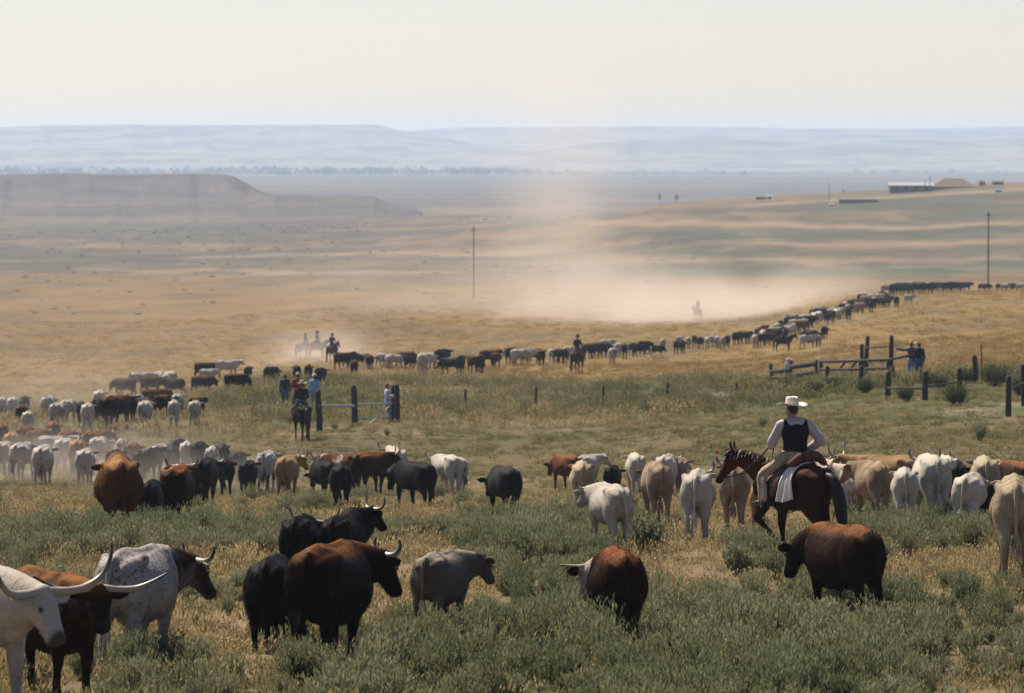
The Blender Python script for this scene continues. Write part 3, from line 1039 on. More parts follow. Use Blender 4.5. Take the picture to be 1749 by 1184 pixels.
W = (.45, .405, .335)
COAT = {  # back = sunlight on the upper coat, put into the colour
    'white': coat('white_coat', W, speck=None, leg=(.34, .29, .235), muzzle=(.07, .052, .045), spot=(.36, .31, .25), amt=.36, scale=1.5, edge=.2),
    'whitespeck': coat('white_speckled_coat', (.40, .365, .34), speck=(.10, .07, .06), neck=(.03, .012, .006), spot=(.30, .26, .24), amt=.44, scale=3.2, edge=.2, muzzle=(.03, .02, .015), leg=(.30, .27, .26)),
    'whitedark': coat('white_dark_patched_coat', (.42, .38, .33), spot=(.07, .055, .048), amt=.42, scale=2.0, muzzle=(.06, .04, .03)),
    'whitered': coat('white_red_patched_coat', (.46, .40, .33), spot=(.13, .05, .022), amt=.37, scale=1.9, muzzle=(.2, .13, .1)),
    'cream': coat('cream_coat', (.38, .31, .21), leg=(.27, .21, .15), muzzle=(.2, .13, .1), spot=(.24, .17, .11), amt=.42, scale=1.6, edge=.14),
    'roan': coat('red_roan_coat', (.20, .135, .085), spot=(.33, .27, .20), amt=.47, scale=2.0, edge=.14, speck=(.17, .09, .05)),
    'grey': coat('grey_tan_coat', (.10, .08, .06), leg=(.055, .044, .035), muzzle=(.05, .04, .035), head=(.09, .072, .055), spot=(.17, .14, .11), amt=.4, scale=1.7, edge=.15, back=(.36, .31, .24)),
    'tan': coat('tan_coat', (.29, .17, .075), leg=(.2, .125, .065), muzzle=(.1, .06, .04)),
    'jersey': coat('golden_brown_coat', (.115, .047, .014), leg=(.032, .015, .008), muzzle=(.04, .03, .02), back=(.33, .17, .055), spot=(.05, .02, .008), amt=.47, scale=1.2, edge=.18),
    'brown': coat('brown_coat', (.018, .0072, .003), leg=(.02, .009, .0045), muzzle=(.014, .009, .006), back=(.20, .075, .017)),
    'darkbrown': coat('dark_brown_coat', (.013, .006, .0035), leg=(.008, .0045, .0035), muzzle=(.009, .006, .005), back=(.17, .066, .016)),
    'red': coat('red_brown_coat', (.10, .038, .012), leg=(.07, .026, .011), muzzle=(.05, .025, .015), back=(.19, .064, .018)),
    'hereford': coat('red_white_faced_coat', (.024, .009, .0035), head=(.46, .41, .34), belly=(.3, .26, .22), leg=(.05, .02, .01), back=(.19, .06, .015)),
    'black': coat('black_coat', (.008, .0068, .0064), leg=(.007, .006, .006), muzzle=(.01, .009, .008), sheen=.0),
    'charcoal': coat('charcoal_coat', (.022, .019, .018), leg=(.012, .01, .01), muzzle=(.012, .01, .01), sheen=.03),
    'redwhite': coat('red_white_backed_coat', (.09, .03, .012), spot=(.42, .37, .31), amt=.42, scale=2.1, muzzle=(.2, .13, .1)),
}
m_ = Nodes('horn_ivory')
z_ = m_.attr('zone').outputs['Color']
tc_ = m_.n('TexCoord').outputs['Object']
m_.set(Base_Color=m_.mix(m_.step(m_.math('ADD', z_, m_.math('MULTIPLY', m_.math('SUBTRACT', m_.noise(tc_, 12, 3), .5), .25)), .55, .95), (.30, .26, .20), (.035, .028, .024)), Roughness=.4)
M_HORN = m_.mat
M_EYE = plain('eye_black', (.012, .009, .007), .15, .1, spec=.6)


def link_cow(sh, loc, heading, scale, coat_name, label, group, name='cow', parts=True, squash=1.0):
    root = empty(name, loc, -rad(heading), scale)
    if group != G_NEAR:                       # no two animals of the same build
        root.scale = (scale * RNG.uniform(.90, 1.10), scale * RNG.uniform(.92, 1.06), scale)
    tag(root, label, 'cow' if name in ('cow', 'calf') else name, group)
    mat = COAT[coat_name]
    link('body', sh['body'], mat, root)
    if parts:
        for h in sh.get('horns', []):
            link('horn', h, M_HORN, root)
        t = link('tail', sh['tail'], mat, root)
        link('tail_tuft', sh['tuft'], TUFT.get(coat_name, mat), t)
        for e in sh['eyes']:
            link('eye', e, M_EYE, root)
    return root


TUFT = {k: plain('tail_hair_' + k, v, .8, .3, 20) for k, v in {'white': (.5, .43, .33), 'cream': (.3, .22, .14), 'whitespeck': (.5, .42, .33), 'jersey': (.05, .025, .015), 'grey': (.14, .11, .09)}.items()}


def fur(me, n, length, seed, width=.005, down=.5):
    """short coat hair standing off a body: thin tapering blades lying backwards"""
    r = np.random.default_rng(seed)
    me.calc_loop_triangles()
    P = coords(me)
    T = np.empty(len(me.loop_triangles) * 3, np.int32)
    me.loop_triangles.foreach_get('vertices', T)
    T = T.reshape(-1, 3)
    A, B, Cc = P[T[:, 0]], P[T[:, 1]], P[T[:, 2]]
    N = np.cross(B - A, Cc - A)
    ar = np.linalg.norm(N, axis=1)
    N = N / (ar[:, None] + 1e-12)
    k = r.choice(len(T), n, p=ar / ar.sum())
    u, v = r.uniform(size=(2, n))
    fl = u + v > 1
    u[fl], v[fl] = 1 - u[fl], 1 - v[fl]
    q = A[k] + (B - A)[k] * u[:, None] + (Cc - A)[k] * v[:, None]
    keep = q[:, 2] > .3
    q, nn = q[keep], N[k][keep]
    m = len(q)
    L = length * r.uniform(.5, 1.3, m)[:, None]
    lay = np.array((0, -.6, -down)) + r.normal(0, .25, (m, 3))
    tip = q + nn * L * .55 + lay * L
    s = np.cross(nn, lay)
    s = s / (np.linalg.norm(s, axis=1)[:, None] + 1e-9) * width / 2
    V = np.stack([q - s - nn * .004, q + s - nn * .004, tip], 1).reshape(-1, 3)
    out = bpy.data.meshes.new('coat_hair')
    out.from_pydata([], [], [])
    out.vertices.add(len(V))
    out.vertices.foreach_set('co', V.astype(np.float32).ravel())
    out.loops.add(len(V))
    out.loops.foreach_set('vertex_index', np.arange(len(V), dtype=np.int32))
    out.polygons.add(m)
    out.polygons.foreach_set('loop_start', np.arange(0, len(V), 3, dtype=np.int32))
    out.update()
    # hair takes the coat pattern of the skin it grows from
    za, zb = me.color_attributes['zone'], me.color_attributes['zone2']
    for nm, src in (('zone', za), ('zone2', zb)):
        buf = np.empty(len(P) * 4, np.float32)
        src.data.foreach_get('color', buf)
        val = buf.reshape(-1, 4)[T[k][keep][:, 0]]
        a = out.color_attributes.new(nm, 'FLOAT_COLOR', 'POINT')
        a.data.foreach_set('color', np.repeat(val, 3, 0).astype(np.float32).ravel())
    return out

# ------------------------------------------------------------------ horses
TORSO_HORSE = [(-.90, 1.30, 1.12, .07), (-.82, 1.42, .95, .17), (-.66, 1.52, .86, .255), (-.44, 1.545, .82, .285), (-.15, 1.48, .78, .285), (.15, 1.455, .765, .285),
               (.4, 1.50, .78, .265), (.56, 1.56, .82, .225), (.72, 1.51, .88, .20), (.86, 1.40, .97, .15), (.93, 1.30, 1.05, .09)]


def horse_shape(name, voxel=.022, ny=0, ne=42, hp=-58, hy=0, legs=None, tailswing=(0.0, 0.0)):
    c = Clay()
    rings = []
    for y, top, bot, hw in TORSO_HORSE:
        mid = bot + (top - bot) * .5
        rings.append([(hw * math.copysign(abs(math.sin(q)) ** .9, math.sin(q)) * (1 - .24 * max(0, math.cos(q)) ** 2), y, mid + (top - mid) * math.cos(q)) for q in np.linspace(0, 2 * math.pi, 26, endpoint=False)])
    R2 = [catmull([r[i] for r in rings], 4) for i in range(26)]
    c.rings([[R2[j][k] for j in range(26)] for k in range(len(R2[0]))])
    for s in (-1, 1):
        c.tube([(s * .12, -.78, 1.30), (s * .17, -.55, 1.34), (s * .2, -.38, 1.32)], [.12, .16, .10])
        c.tube([(s * .09, .62, 1.5), (s * .16, .72, 1.2), (s * .13, .82, 1.05)], [(.06, .1), (.09, .14), (.09, .1)])
    lo = max(.040, voxel * 1.2)
    # legs: per leg (forward swing of foot, knee bend 0..1)
    legs = legs or ((.12, 0), (-.12, 0), (-.15, 0), (.14, 0))
    for k, (s, front) in enumerate(((-1, 1), (1, 1), (-1, 0), (1, 0))):
        g, bend = legs[k]
        if front:
            knee = np.array((s * .15, .60 + g * .75 + bend * .16, .52 + bend * .10))
            fet = np.array((s * .15, .56 + g - bend * .22, .15 + bend * .22))
            hoof = fet + np.array((0, .05 - bend * .12, -.12 + bend * .03))
            c.tube([(s * .15, .60, 1.12), (s * .165, .56 + g * .15, .92), (knee + np.array((s * .16, .57 + g * .3, .86))) / 2, knee, (knee + fet) / 2, fet, hoof],
                   [(.11, .17), (.10, .135), (.075, .09), (.062, .066), (lo, lo * 1.05), (lo * 1.15, lo * 1.2), (.062, .07)])
        else:
            hock = np.array((s * .14, -.76 + g * .6, .60 + bend * .08))
            fet = np.array((s * .14, -.72 + g, .16 + bend * .15))
            hoof = fet + np.array((0, .05 - bend * .1, -.13 + bend * .03))
            c.tube([(s * .15, -.58, 1.24), (s * .165, -.52 + g * .12, 1.04), (s * .155, -.60 + g * .3, .82), hock, (hock + fet) / 2 + np.array((0, 0, .02)), fet, hoof],
                   [(.12, .23), (.125, .24), (.085, .14), (.056, .082), (lo, lo * 1.1), (lo * 1.15, lo * 1.2), (.062, .07)])
    ya, ea = rad(ny), rad(ne)
    fwd = np.array((math.sin(ya) * math.cos(ea), math.cos(ya) * math.cos(ea), math.sin(ea)))
    base = np.array((0, .72, 1.30))
    poll = base + .74 * fwd
    ha, hpit = rad(ny + hy), rad(hp)
    D = np.array((math.sin(ha) * math.cos(hpit), math.cos(ha) * math.cos(hpit), math.sin(hpit)))
    Rt = np.array((math.cos(ha), -math.sin(ha), 0))
    Up = np.cross(Rt, D)
    nb = poll + D * .06 - Up * .05
    crest = base + .42 * fwd + np.array((0, -.02, .07))
    c.tube([(0, .56, 1.22), (0, .74, 1.30), crest - np.array((0, 0, .06)), nb], [(.16, .30), (.13, .26), (.095, .19), (.08, .13)], seg=16, n=5, side=tuple(Rt * .5 + np.array((.5, 0, 0))))
    hs = [(-.04, .05, .05, .06), (.02, .085, .07, .12), (.12, .105, .07, .17), (.22, .10, .068, .165), (.33, .075, .058, .11), (.44, .062, .05, .085), (.53, .066, .048, .082), (.59, .05, .035, .06)]
    rings = []
    for s_, hw, hu, hd in hs:
        rings.append([poll + D * s_ + Rt * hw * math.cos(q) + Up * (hu if math.sin(q) > 0 else hd) * math.sin(q) for q in np.linspace(0, 2 * math.pi, 16, endpoint=False)])
    c.rings(rings)
    for s in (-1, 1):
        e0 = poll + Rt * s * .055 + Up * .03
        et = -D * .8 + Up * .55 + Rt * s * .12
        et = et / np.linalg.norm(et)
        er = max(.018, voxel * .95)
        c.tube([e0, e0 + et * .08, e0 + et * .13, e0 + et * .18], [(.03, er), (.04, er), (.032, er), (.010, er * .7)], side=tuple(Rt))
    body = c.fuse(name, voxel, 4 if voxel < .03 else 2)
    P = coords(body)
    muzzle = poll + D * .58
    dh, _ = seg_dist(P, poll, muzzle)
    head = np.clip((.2 - dh) / .05, 0, 1)
    legm = np.clip((.6 - P[:, 2]) / .2, 0, 1)
    nk = np.clip((P[:, 1] - .72) / .15, 0, 1)
    set_zone(body, np.stack([head, np.maximum(head, nk), legm, np.clip((.13 - np.linalg.norm(P - muzzle, axis=1)) / .05, 0, 1)], 1))
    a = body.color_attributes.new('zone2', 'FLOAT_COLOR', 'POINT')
    a.data.foreach_set('color', np.stack([legm * 0, np.clip((.09 - P[:, 2]) / .02, 0, 1), np.clip((P[:, 2] - 1.35) / .15, 0, 1), np.ones(len(P))], 1).astype(np.float32).ravel())  # third channel masks the sunlit topline painted into the coat
    r = np.random.default_rng(5)

    def strands(name_, roots, dirs, n, length, w):
        V, F = [], []
        for i in range(n):
            k = r.uniform(0, len(roots) - 1.001)
            j, f = int(k), k - int(k)
            b = np.array(roots[j]) * (1 - f) + np.array(roots[j + 1]) * f + r.normal(0, .012, 3)
            dv = np.array(dirs) + r.normal(0, .18, 3)
            L = length * r.uniform(.6, 1.1)
            s = np.cross(dv, r.normal(size=3))
            s = s / (np.linalg.norm(s) + 1e-6) * w
            m1 = b + dv * L * .5 + np.array((0, 0, -.05 * L))
            e = b + dv * L + np.array((0, 0, -.35 * L))
            b0 = len(V)
            V += [b - s, b + s, m1 + s, m1 - s, e]
            F += [(b0, b0 + 1, b0 + 2, b0 + 3), (b0 + 3, b0 + 2, b0 + 4)]
        return mesh_np(name_, V, F)
    top = [base + np.array((0, -.05, .26)), crest + np.array((0, 0, .11)) - Rt * .0, poll + Up * .08, poll + D * .06 + Up * .09]
    mane = strands('mane', top, Rt * -.75 + np.array((0, 0, -.35)), 320, .20, .007)
    tx, tb = tailswing
    tr = [(0, -.88, 1.40), (tx * .3, -.99 - tb * .3, 1.33), (tx * .7, -1.04 - tb * .7, 1.05), (tx, -1.04 - tb, .70), (tx * 1.2, -1.04 - tb * 1.2, .38)]
    tc_ = Clay()
    tc_.tube(tr, [.05, .075, .105, .09, .03], seg=10, n=4)
    tail = tc_.fuse('tail', .03, 1)
    th = strands('tail_hair', [np.array(p) for p in tr[1:]], np.array((tx * .3, -.12, -.9)), 150, .34, .012)
    eyes = []
    for s in (-1, 1):
        e = Clay()
        e.ball(poll + D * .18 + Rt * s * .092 + Up * .03, .022, 8)
        eyes.append(e.raw('eye'))
    return {'body': body, 'mane': mane, 'tail': tail, 'tail_hair': th, 'eyes': eyes, 'poll': poll, 'frame': (Rt, D, Up)}


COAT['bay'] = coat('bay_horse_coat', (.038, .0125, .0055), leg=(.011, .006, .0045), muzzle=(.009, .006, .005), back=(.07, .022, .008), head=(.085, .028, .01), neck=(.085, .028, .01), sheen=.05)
COAT['dkhorse'] = coat('dark_horse_coat', (.014, .009, .007), leg=(.008, .006, .005), muzzle=(.007, .006, .005), sheen=.05)
COAT['sorrel'] = coat('sorrel_horse_coat', (.06, .02, .009), leg=(.03, .012, .007), muzzle=(.02, .01, .008), sheen=.05)
COAT['dun'] = coat('pale_horse_coat', (.10, .075, .055), leg=(.05, .04, .03), muzzle=(.03, .025, .02), sheen=.05)
M_MANE = plain('black_hair', (.010, .007, .006), .55, .3, 30)


def link_horse(sh, root, coat_name):
    link('body', sh['body'], COAT[coat_name], root)
    link('mane', sh['mane'], M_MANE, root)
    t = link('tail', sh['tail'], M_MANE, root)
    link('tail_hair', sh['tail_hair'], M_MANE, t)
    for e in sh['eyes']:
        link('eye', e, M_EYE, root)


# ------------------------------------------------------------------ people
def fabric(name, col, rough=.85, weave=90, fold=6, check=None, var=.2):
    m = Nodes(name)
    tc = m.n('TexCoord').outputs['Object']
    n = m.noise(tc, fold, 4, .6)
    c = m.mix(n, tuple(x * (1 - var) for x in col), tuple(min(1, x * (1 + var)) for x in col))
    if check:
        mp = m.n('Mapping')
        m.l(tc, mp.inputs[0])
        ck = m.n('TexChecker')
        m.l(mp.outputs[0], ck.inputs[0])
        ck.inputs['Scale'].default_value = 26
        c = m.mix(m.math('MULTIPLY', ck.outputs['Fac'], .5), c, check)
    m.set(Base_Color=c, Roughness=rough)
    m.p.inputs['Specular IOR Level'].default_value = .15
    m.bump(m.math('ADD', n, m.math('MULTIPLY', m.noise(tc, weave, 2), .2)), .5, .02)
    return m.mat


M_SKIN = plain('skin', (.36, .20, .135), .5, .12, 12)
M_HAIR = plain('hair_dark', (.03, .02, .014), .6, .3, 40)
M_LEATHER = plain('saddle_leather', (.085, .035, .016), .45, .3, 14, bump=.2)
M_STRAP = plain('black_strap', (.02, .014, .011), .5, .3, 14)
M_BOOT = plain('boot_leather', (.03, .018, .013), .4, .3, 14)
M_STEEL = plain('dull_steel', (.35, .34, .32), .45, .2, 14, metal=.8)

STAND = dict(pelvis=(0, 0, .96), chest=(0, .01, 1.32), neck=(0, .0, 1.50), head=(0, .03, 1.64), sL=(-.19, 0, 1.43), sR=(.19, 0, 1.43), eL=(-.25, -.03, 1.14), eR=(.25, -.03, 1.14), wL=(-.25, .08, .90), wR=(.25, .08, .90),
             hL=(-.095, 0, .92), hR=(.095, 0, .92), kL=(-.11, .02, .50), kR=(.11, .02, .50), aL=(-.12, -.02, .09), aR=(.12, -.02, .09), tL=(-.15, .17, .035), tR=(.15, .17, .035), face=0)


def figure(root, J, shirt, pants, hat=None, vest=None, hair=True, voxel=.014, skin=None, boots=None, chaps=None, hatmat=None, female=False, fingers=True, grip=.6, bulk=0.0):
    """one continuous body plus its clothing, as children of root"""
    J = {k: np.array(v, float) if not np.isscalar(v) else v for k, v in J.items()}
    skin = skin or M_SKIN
    fa = rad(J['face'])
    fd = np.array((math.sin(fa), math.cos(fa), 0))
    fr = np.array((math.cos(fa), -math.sin(fa), 0))
    up = np.array((0, 0, 1.0))
    sh_axis = J['sR'] - J['sL']
    sh_axis = sh_axis / np.linalg.norm(sh_axis)
    H = J['head']
    bl, ch, tr = Clay(), Clay(), Clay()
    # torso
    for c, g in ((bl, 0), (ch, .016 + bulk)):
        c.tube([J['pelvis'] + (0, 0, -.06), J['pelvis'] * .6 + J['chest'] * .4, J['chest'], J['neck'] * .75 + J['chest'] * .25], [(.155 + g, .105 + g), (.14 + g, .10 + g), (.175 + g, .12 + g), (.10 + g, .075 + g)], seg=16, n=5, side=tuple(sh_axis))
        c.tube([J['sL'], J['sL'] * .5 + J['sR'] * .5 + (0, 0, .02), J['sR']], [.062 + g, .08 + g, .062 + g], seg=12)
    bl.tube([J['neck'] * .8 + J['chest'] * .2, J['neck'], H - (0, 0, .06)], [.06, .055, .055], seg=12)
    # head with face
    bl.ball(H + up * .02 - fd * .005, (.074, .095, .118), 16, (fr, fd, up))
    bl.tube([H + fd * .055 - up * .01, H + fd * .05 - up * .09], [(.05, .04), (.036, .03)], side=tuple(fr))
    bl.tube([H + fd * .092 + up * .02, H + fd * .112 - up * .022], [.011, .016], seg=8)
    bl.tube([H + fd * .088 - up * .055 - fr * .025, H + fd * .095 - up * .055, H + fd * .088 - up * .055 + fr * .025], [.008, .011, .008], seg=8)
    for s in (-1, 1):
        bl.ball(H + fr * s * .078 - fd * .005 - up * .002, (.014, .024, .034), 8, (fr, fd, up))
    for s, S in ((-1, 'L'), (1, 'R')):
        for c, g in ((bl, 0), (ch, .014 + bulk)):
            end = J['w' + S] if c is bl else J['w' + S] * .93 + J['e' + S] * .07
            c.tube([J['s' + S], J['s' + S] * .5 + J['e' + S] * .5, J['e' + S], J['e' + S] * .45 + J['w' + S] * .55, end], [.058 + g, .050 + g, .042 + g, .040 + g * 1.2, .030 + g * (1.2 if c is ch else 1)], seg=12)
        # hand
        w, e = J['w' + S], J['e' + S]
        hd = (w - e) / np.linalg.norm(w - e)
        side = np.cross(hd, up)
        side = side / (np.linalg.norm(side) + 1e-6)
        pn = np.cross(side, hd) * (1 if True else -1)                  # back of the hand
        palm = w + hd * .05
        bl.tube([w, w + hd * .045, w + hd * .09], [(.028, .022), (.040, .018), (.040, .016)], side=tuple(side), seg=10)
        for f, (off, L) in enumerate(((-.030, .068), (-.010, .078), (.011, .073), (.031, .058))):
            p0 = w + hd * .085 + side * off
            p1 = p0 + (hd * (1 - grip * .5) - pn * grip * .6) * L * .45
            p2 = p1 + (hd * (.6 - grip * .9) - pn * (grip * 1.1 + .1)) * L * .35
            p3 = p2 + (hd * (.4 - grip * 1.4) - pn * (grip * .7 + .1)) * L * .3
            bl.tube([p0, p1, p2, p3], [.0105, .0098, .009, .008], seg=8, n=2)
        t0 = w + hd * .025 - side * s * -.03 * (1)
        t1 = t0 + (hd * .6 + side * s * -.5 * -1 - pn * .35) * .04
        bl.tube([t0, t1, t1 + (hd * .8 - pn * .5) * .032], [.0125, .011, .009], seg=8, n=2)
        # legs
        for c, g in ((bl, 0), (tr, .016)):
            end = J['a' + S] if c is bl else J['a' + S] * .94 + J['k' + S] * .06
            c.tube([J['h' + S] + (0, 0, .04), J['h' + S] * .5 + J['k' + S] * .5, J['k' + S], J['k' + S] * .6 + J['a' + S] * .4, end], [.090 + g, .076 + g, .055 + g, .056 + g, .040 + g * 1.5], seg=12)
        toe = J['t' + S]
        bl.tube([J['a' + S] + (0, 0, -.01), J['a' + S] * .5 + toe * .5, toe], [(.038, .04), (.036, .032), (.032, .022)], seg=10)
    tr.tube([J['pelvis'] + (0, 0, -.10), J['pelvis'], J['pelvis'] * .75 + J['chest'] * .25], [(.165, .12), (.172, .122), (.152, .115)], seg=16, side=tuple(sh_axis))
    body = bl.fuse('body', voxel, 2, .4)
    b = link('body', body, skin, root)
    link('shirt', ch.fuse('shirt', voxel * 1.25, 3), shirt, root)
    link('trousers', tr.fuse('trousers', voxel * 1.25, 3), pants, root)
    for S in ('L', 'R'):
        k = Clay()
        a, toe = J['a' + S], J['t' + S]
        up_leg = a * .72 + J['k' + S] * .28
        k.tube([up_leg, a + (0, 0, .01)], [.058, .048], seg=10)
        k.tube([a + (0, 0, -.015), a * .45 + toe * .55, toe + (toe - a) * .08], [(.045, .05), (.044, .04), (.030, .022)], seg=10)
        k.ball(a - (toe - a) * .12 + (0, 0, -.05), (.035, .035, .035), 8)
        link('boot', k.fuse('boot', voxel, 1), boots or M_BOOT, root)
    if vest:
        k = Clay()
        low = J['pelvis'] * .72 + J['chest'] * .28
        k.tube([low, J['pelvis'] * .4 + J['chest'] * .6, J['chest'] + (0, 0, .01), J['neck'] * .72 + J['chest'] * .28], [(.175 + bulk, .133 + bulk), (.172 + bulk, .130 + bulk), (.196 + bulk, .142 + bulk), (.115 + bulk, .098 + bulk)], seg=18, n=5, side=tuple(sh_axis))
        for S in ('L', 'R'):
            k.tube([J['chest'] * .45 + J['s' + S] * .55 + (0, 0, -.06), J['s' + S] * .72 + J['neck'] * .28 + (0, 0, .0)], [(.115, .145), (.085, .12)], seg=12, side=tuple(sh_axis))
        link('vest', k.fuse('vest', voxel * 1.2, 3), vest, root)
    if hair:
        k = Clay()
        k.ball(H + up * .035 - fd * .018, (.082, .098, .108), 14, (fr, fd, up))
        if female:
            k.tube([H - fd * .06, H - fd * .09 - up * .12], [(.07, .04), (.05, .03)], side=tuple(fr))
        hm = k.raw('hair')
        # keep the hair off the face
        Q = coords(hm) - H
        bm = bmesh.new()
        bm.from_mesh(hm)
        bm.verts.ensure_lookup_table()
        kill = [v for v, q in zip(bm.verts, Q) if (q @ fd) > .045 and q[2] < .09 or (q @ fd > .0 and q[2] < -.01)]
        bmesh.ops.delete(bm, geom=kill, context='VERTS')
        bm.to_mesh(hm)
        bm.free()
        link('hair', hm, M_HAIR, root)
    if hat:
        hat_mesh(root, H + up * .075 - fd * .01, fr, fd, hatmat, kind=hat)
    return J, fr, fd


def hat_mesh(root, c, fr, fd, mat, kind='cowboy'):
    up = np.array((0, 0, 1.0))
    n = 28
    R = []
    if kind == 'cowboy':
        prof = [(.235, 1.0, 0), (.175, .85, 0), (.112, .05, 0), (.108, .0, .03), (.106, 0, .07), (.102, 0, .115), (.090, 0, .15), (.055, 0, .158), (.01, 0, .142)]
    else:
        prof = [(.13, .2, -.01), (.108, 0, 0), (.106, 0, .03), (.10, 0, .06), (.08, 0, .085), (.04, 0, .098), (.01, 0, .10)]
    V, F = [], []
    for (r, curl, h) in prof:
        for q in np.linspace(0, 2 * math.pi, n, endpoint=False):
            cx, cyy = math.cos(q), math.sin(q)
            lift = curl * .055 * abs(cx) ** 2.2 - curl * .02 * max(0, cyy) ** 2
            dent = 0
            if h > .1:
                dent = -.030 * math.exp(-(cx * r / .03) ** 2)
            if kind == 'cap' and r > .12:
                r2 = r + (.055 * max(0, cyy) ** 3)
            else:
                r2 = r
            wide = .86 if h > .005 or r < .12 else .94
            V.append(c + fr * cx * r2 * wide + fd * cyy * r2 * 1.08 + up * (h + lift + dent))
    for i in range(len(prof) - 1):
        for j in range(n):
            a, b = i * n + j, i * n + (j + 1) % n
            F.append((a, b, b + n, a + n))
    F.append(tuple(range((len(prof) - 1) * n, len(prof) * n)))
    me = mesh_np('hat', V, F, True)
    o = link('hat', me, mat, root)
    s = o.modifiers.new('thick', 'SOLIDIFY')
    s.thickness = .006
    if kind == 'cowboy':
        k = Clay()
        pts = [c + fr * math.cos(q) * .103 * .88 + fd * math.sin(q) * .103 * 1.08 + up * .016 for q in np.linspace(0, 2 * math.pi, 17)]
        k.tube(pts, [(.009, .004)] * 17, seg=6, n=1)
        link('hat_band', k.raw('hat_band'), M_STRAP, o)
    return o


SADDLE_Z = 1.50
RIDE = dict(pelvis=(0, -.02, 1.70), chest=(0, .0, 2.07), neck=(0, .03, 2.27), head=(0, .06, 2.41), sL=(-.20, .0, 2.19), sR=(.20, .0, 2.19), eL=(-.28, .10, 1.92), eR=(.28, .10, 1.92), wL=(-.08, .34, 1.86), wR=(.20, .30, 1.78),
            hL=(-.12, .02, 1.66), hR=(.12, .02, 1.66), kL=(-.335, .36, 1.36), kR=(.335, .36, 1.36), aL=(-.345, .26, .92), aR=(.345, .26, .92), tL=(-.365, .46, .89), tR=(.365, .46, .89), face=0)


def saddle_parts(root, full=True):
    k = Clay()
    k.tube([(0, -.33, 1.56), (0, -.12, 1.555), (0, .12, 1.55), (0, .30, 1.60)], [(.19, .05), (.18, .055), (.17, .055), (.15, .06)], seg=14, side=(1, 0, 0))
    k.tube([(-.17, -.30, 1.56), (0, -.33, 1.68), (.17, -.30, 1.56)], [.035, .04, .035], seg=10)
    k.tube([(-.13, .27, 1.58), (0, .29, 1.66), (.13, .27, 1.58)], [.04, .045, .04], seg=10)
    link('seat', k.fuse('seat', .02, 2), M_LEATHER, root)
    h = Clay()
    h.tube([(0, .29, 1.66), (0, .31, 1.75)], [.022, .02], seg=8)
    h.ball((0, .315, 1.765), (.04, .045, .018), 10)
    link('saddle_horn', h.raw('saddle_horn'), M_LEATHER, root)
    for s in (-1, 1):
        f = Clay()
        f.tube([(s * .20, .06, 1.52), (s * .305, .10, 1.30), (s * .335, .16, 1.05)], [(.016, .10), (.016, .12), (.014, .09)], seg=10, side=(1, 0, 0))
        link('fender', f.fuse('fender', .018, 1), M_LEATHER, root)
        st = Clay()
        q = np.linspace(-.6, math.pi + .6, 9)
        st.tube([(s * .345 + .07 * math.cos(a), .30, .93 + .11 * math.sin(a)) for a in q], [(.010, .03)] * 9, seg=8, n=2)
        st.tube([(s * .345 - .065, .30, .868), (s * .345 + .065, .30, .868)], [(.014, .035)] * 2, seg=8)
        link('stirrup', st.raw('stirrup'), M_LEATHER, root)
    b = Clay()
    b.tube([(-.275, .20, 1.25), (-.29, .21, 1.0), (-.16, .22, .80), (0, .22, .765), (.16, .22, .80), (.29, .21, 1.0), (.275, .20, 1.25)], [(.035, .008)] * 7, seg=6, side=(0, 1, 0))
    link('cinch', b.raw('cinch'), M_STRAP, root)
    # blanket under the saddle
    V = []
    ys = np.linspace(-.46, .40, 10)
    qs = np.linspace(-1.25, 1.25, 15)
    for y in ys:
        top = np.interp(y, [r[0] for r in TORSO_HORSE], [r[1] for r in TORSO_HORSE])
        bot = np.interp(y, [r[0] for r in TORSO_HORSE], [r[2] for r in TORSO_HORSE])
        hw = np.interp(y, [r[0] for r in TORSO_HORSE], [r[3] for r in TORSO_HORSE])
        mid = (top + bot) / 2
        for q in qs:
            V.append((1.07 * hw * math.copysign(abs(math.sin(q)) ** .9, math.sin(q)) * (1 - .24 * max(0, math.cos(q)) ** 2), y, mid + (top - mid) * math.cos(q) + .025))
    me = mesh_np('blanket', V, grid_faces(10, 15), True)
    o = link('blanket', me, M_BLANKET, root)
    s = o.modifiers.new('thick', 'SOLIDIFY')
    s.thickness = .02


def bridle_parts(root, sh, hands):
    poll, (Rt, D, Up) = sh['poll'], sh['frame']
    for s_, hw, hu, hd in ((.05, .10, .085, .15), (.36, .08, .065, .105)):
        k = Clay()
        pts = [poll + D * s_ + Rt * hw * math.cos(q) * 1.04 + Up * (hu if math.sin(q) > 0 else hd) * math.sin(q) * 1.04 for q in np.linspace(0, 2 * math.pi, 15)]
        k.tube(pts, [(.013, .006)] * 15, seg=6, n=1, side=tuple(D))
        link('noseband' if s_ > .2 else 'headstall', k.raw('strap'), M_STRAP, root)
    for s in (-1, 1):
        k = Clay()
        k.tube([poll + D * .05 + Rt * s * .105, poll + D * .25 + Rt * s * .098, poll + D * .44 + Rt * s * .07 - Up * .03], [(.006, .012)] * 3, seg=6)
        link('cheek_strap', k.raw('cheek_strap'), M_STRAP, root)
        k = Clay()
        a = poll + D * .47 + Rt * s * .07 - Up * .06
        b = np.array(hands)
        m1 = a * .5 + b * .5 + Rt * s * .06 + np.array((0, 0, -.14))
        k.tube([a, m1, b, b + np.array((-.05, -.1, -.2))], [.008] * 4, seg=6, n=5)
        link('rein', k.raw('rein'), M_STRAP, root)


M_BLANKET = fabric('saddle_blanket', (.10, .06, .05), fold=10)

# ------------------------------------------------------------------ the cattle
G_NEAR, G_MID, G_LEFT, G_REAR, G_FAR = 'cattle nearest the camera', 'cattle walking in the middle of the pasture', 'dusty bunch of cattle on the left', 'rear bunch of cattle on the left', 'far string of cattle crossing the golden field'
SCALES = []


